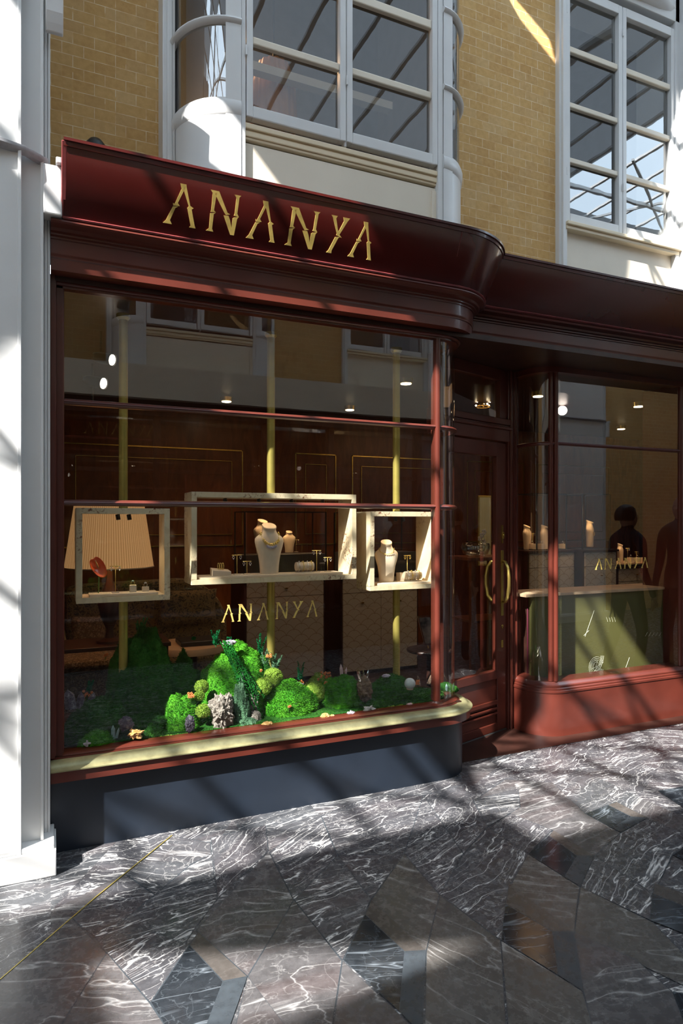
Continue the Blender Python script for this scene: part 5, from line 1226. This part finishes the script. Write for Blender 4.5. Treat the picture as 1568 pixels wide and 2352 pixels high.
for k in range(240): 
    a = rnd.uniform(.35,2.0); x0.ball((a, 3.335+rnd.uniform(-.012,.02), FZ+.006), rnd.uniform(.003,.008), 3, 1, 1, .6)
o = tag(x0.build('moss_crumbs', M['mosslime'], None), 'scattered crumbs of moss and gravel along the sill', 'moss'); o['kind'] = 'stuff'

# round dark lamp bracket end peeping over the sign
x, z = at(220, 335, 3.6); s = MB(); s.lathe([(.05,-.1),(.058,0),(.05,.05),(.03,.075),(.005,.083)], (x,3.62,z-.035), 20); s.box(x-.07,x+.07,3.64,3.75,z-.05,z+.02)
recenter(tag(s.build('fixture_cap', M['blackmetal'], None, 'auto'), 'round black cap peeping over the left of the sign', 'fixture'))

# ================================================================== PASSERS-BY (mirrored in the right-hand glass)
def person(x, y, yaw, lbl, cloth, hair_r, H=1.64):
    b = thing('person', lbl, 'person', (x, y, 0), 'passers-by')
    k = H/1.7; c, s_ = math.cos(yaw), math.sin(yaw)
    def T(p): return (x+(p[0]*c-p[1]*s_)*k, y+(p[0]*s_+p[1]*c)*k, p[2]*k)
    def skin(name, pts, edges, rad, mat, root=0, lv=2):
        me = bpy.data.meshes.new(name); me.from_pydata([tuple(Vector(T(p))-Vector((x,y,0))) for p in pts], edges, []); me.materials.append(M[mat])
        o = bpy.data.objects.new(name, me); COL.objects.link(o); o.parent = b
        m = o.modifiers.new('skin', 'SKIN'); m.use_smooth_shade = True
        for v, r in zip(me.skin_vertices[0].data, rad): v.radius = (r[0]*k, r[1]*k) if isinstance(r, tuple) else (r*k, r*k)
        me.skin_vertices[0].data[root].use_root = True
        q = o.modifiers.new('sub', 'SUBSURF'); q.levels = lv; q.render_levels = lv; return o
    # facing +x: spine, legs mid-stride, arms
    P_ = [(0,0,.95),(0,0,1.12),(0,0,1.30),(0,0,1.42),(.0,0,1.50),(.02,0,1.60),
          (0,.09,.90),(.10,.10,.50),(.02,.10,.08),(.13,.10,.04), (0,-.09,.90),(-.04,-.10,.50),(-.22,-.10,.12),(-.12,-.10,.05),
          (0,.17,1.39),(-.03,.21,1.12),(.10,.20,.92),(.14,.19,.84), (0,-.17,1.39),(.02,-.21,1.12),(.16,-.18,.95),(.21,-.17,.88)]
    E_ = [(0,1),(1,2),(2,3),(3,4),(4,5),(0,6),(6,7),(7,8),(8,9),(0,10),(10,11),(11,12),(12,13),(3,14),(14,15),(15,16),(16,17),(3,18),(18,19),(19,20),(20,21)]
    R_ = [(.11,.15),(.10,.135),(.11,.16),(.09,.13),.05,.07,.085,.058,.04,.035,.085,.058,.04,.035,.055,.042,.03,.03,.055,.042,.03,.03]
    skin('body', P_, E_, R_, cloth)
    hd = MB(); cx, cy, cz = 0, 0, 0
    rows = []; n = 24
    for i in range(15):
        t = PI*i/14; zz = 1.61-.115*math.cos(t); r0 = math.sin(t)
        rows.append([T((.015+r0*(.092*math.cos(a)+(.012*max(0,math.cos(a))**8 if 5 <= i <= 7 else 0)), r0*.072*math.sin(a), zz)) for a in [2*PI*j/n for j in range(n)]])
    hd.sheet(rows, False, True)
    hd.ball(T((.112,0,1.60)), .014*k, 6, 1.1, .8, 1.2)
    for sg_ in (-1, 1): hd.ball(T((.01,sg_*.074,1.605)), .018*k, 6, .8, .4, 1.3)
    hd.tube([T((.09,-.02,1.555)), T((.098,0,1.556)), T((.09,.02,1.555))], .006*k, 6)
    hd.build('head', M['skin'], b, True)
    hr = MB(); rows = []
    for i in range(12):
        t = PI*.62*i/11; zz = 1.625+hair_r*math.cos(t)*1.02
        rows.append([T((-.018+math.sin(t)*(hair_r*.98*math.cos(a)-(.02 if math.cos(a) > .2 else 0)*1.0*(t > 1)), math.sin(t)*hair_r*.86*math.sin(a), zz+(.045*max(0,math.cos(a)) if t > 1.2 else 0))) for a in [2*PI*j/n for j in range(n)]])
    hr.sheet(rows, False, True); hr.build('hair', M['hair'], b, True)
    for sg_ in (-1, 1): MB().torus(T((.098,sg_*.03,1.615)), .020*k, .002, 'x', 16, 5).build('glasses_rim', M['blackmetal'], b)
    for side, wr_ in ((1, (.14,.19,.84)), (-1, (.21,-.17,.88))):
        for j in range(4):
            dx = -.024+.016*j; L = (.075,.085,.080,.062)[j]
            pts = [(wr_[0]+dx, wr_[1], wr_[2]-.02), (wr_[0]+dx+.006, wr_[1]-.004*side, wr_[2]-.05), (wr_[0]+dx+.012, wr_[1]-.014*side, wr_[2]-.05-L*.55), (wr_[0]+dx+.010, wr_[1]-.028*side, wr_[2]-.05-L)]
            skin('finger', pts, [(0,1),(1,2),(2,3)], [.009,.0085,.008,.006], 'skin', 0, 1)
        pts = [(wr_[0]+.02, wr_[1], wr_[2]-.01), (wr_[0]+.045, wr_[1]-.01*side, wr_[2]-.035), (wr_[0]+.05, wr_[1]-.02*side, wr_[2]-.07)]
        skin('thumb', pts, [(0,1),(1,2)], [.010,.009,.007], 'skin', 0, 1)
        skin('palm', [(wr_[0], wr_[1], wr_[2]+.02), (wr_[0]+.002, wr_[1], wr_[2]-.02), (wr_[0]+.006, wr_[1]-.003*side, wr_[2]-.055)], [(0,1),(1,2)], [(.022,.018),(.036,.014),(.036,.012)], 'skin', 0, 2)
    return b
person(4.93, 2.70, 0, 'person in dark navy with short dark hair and glasses, passing the right-hand window', 'navy', .115, 1.63)
person(5.35, 2.95, PI*.9, 'person in black with tied-back dark hair, farther right before the window', 'blackmetal', .095, 1.72)
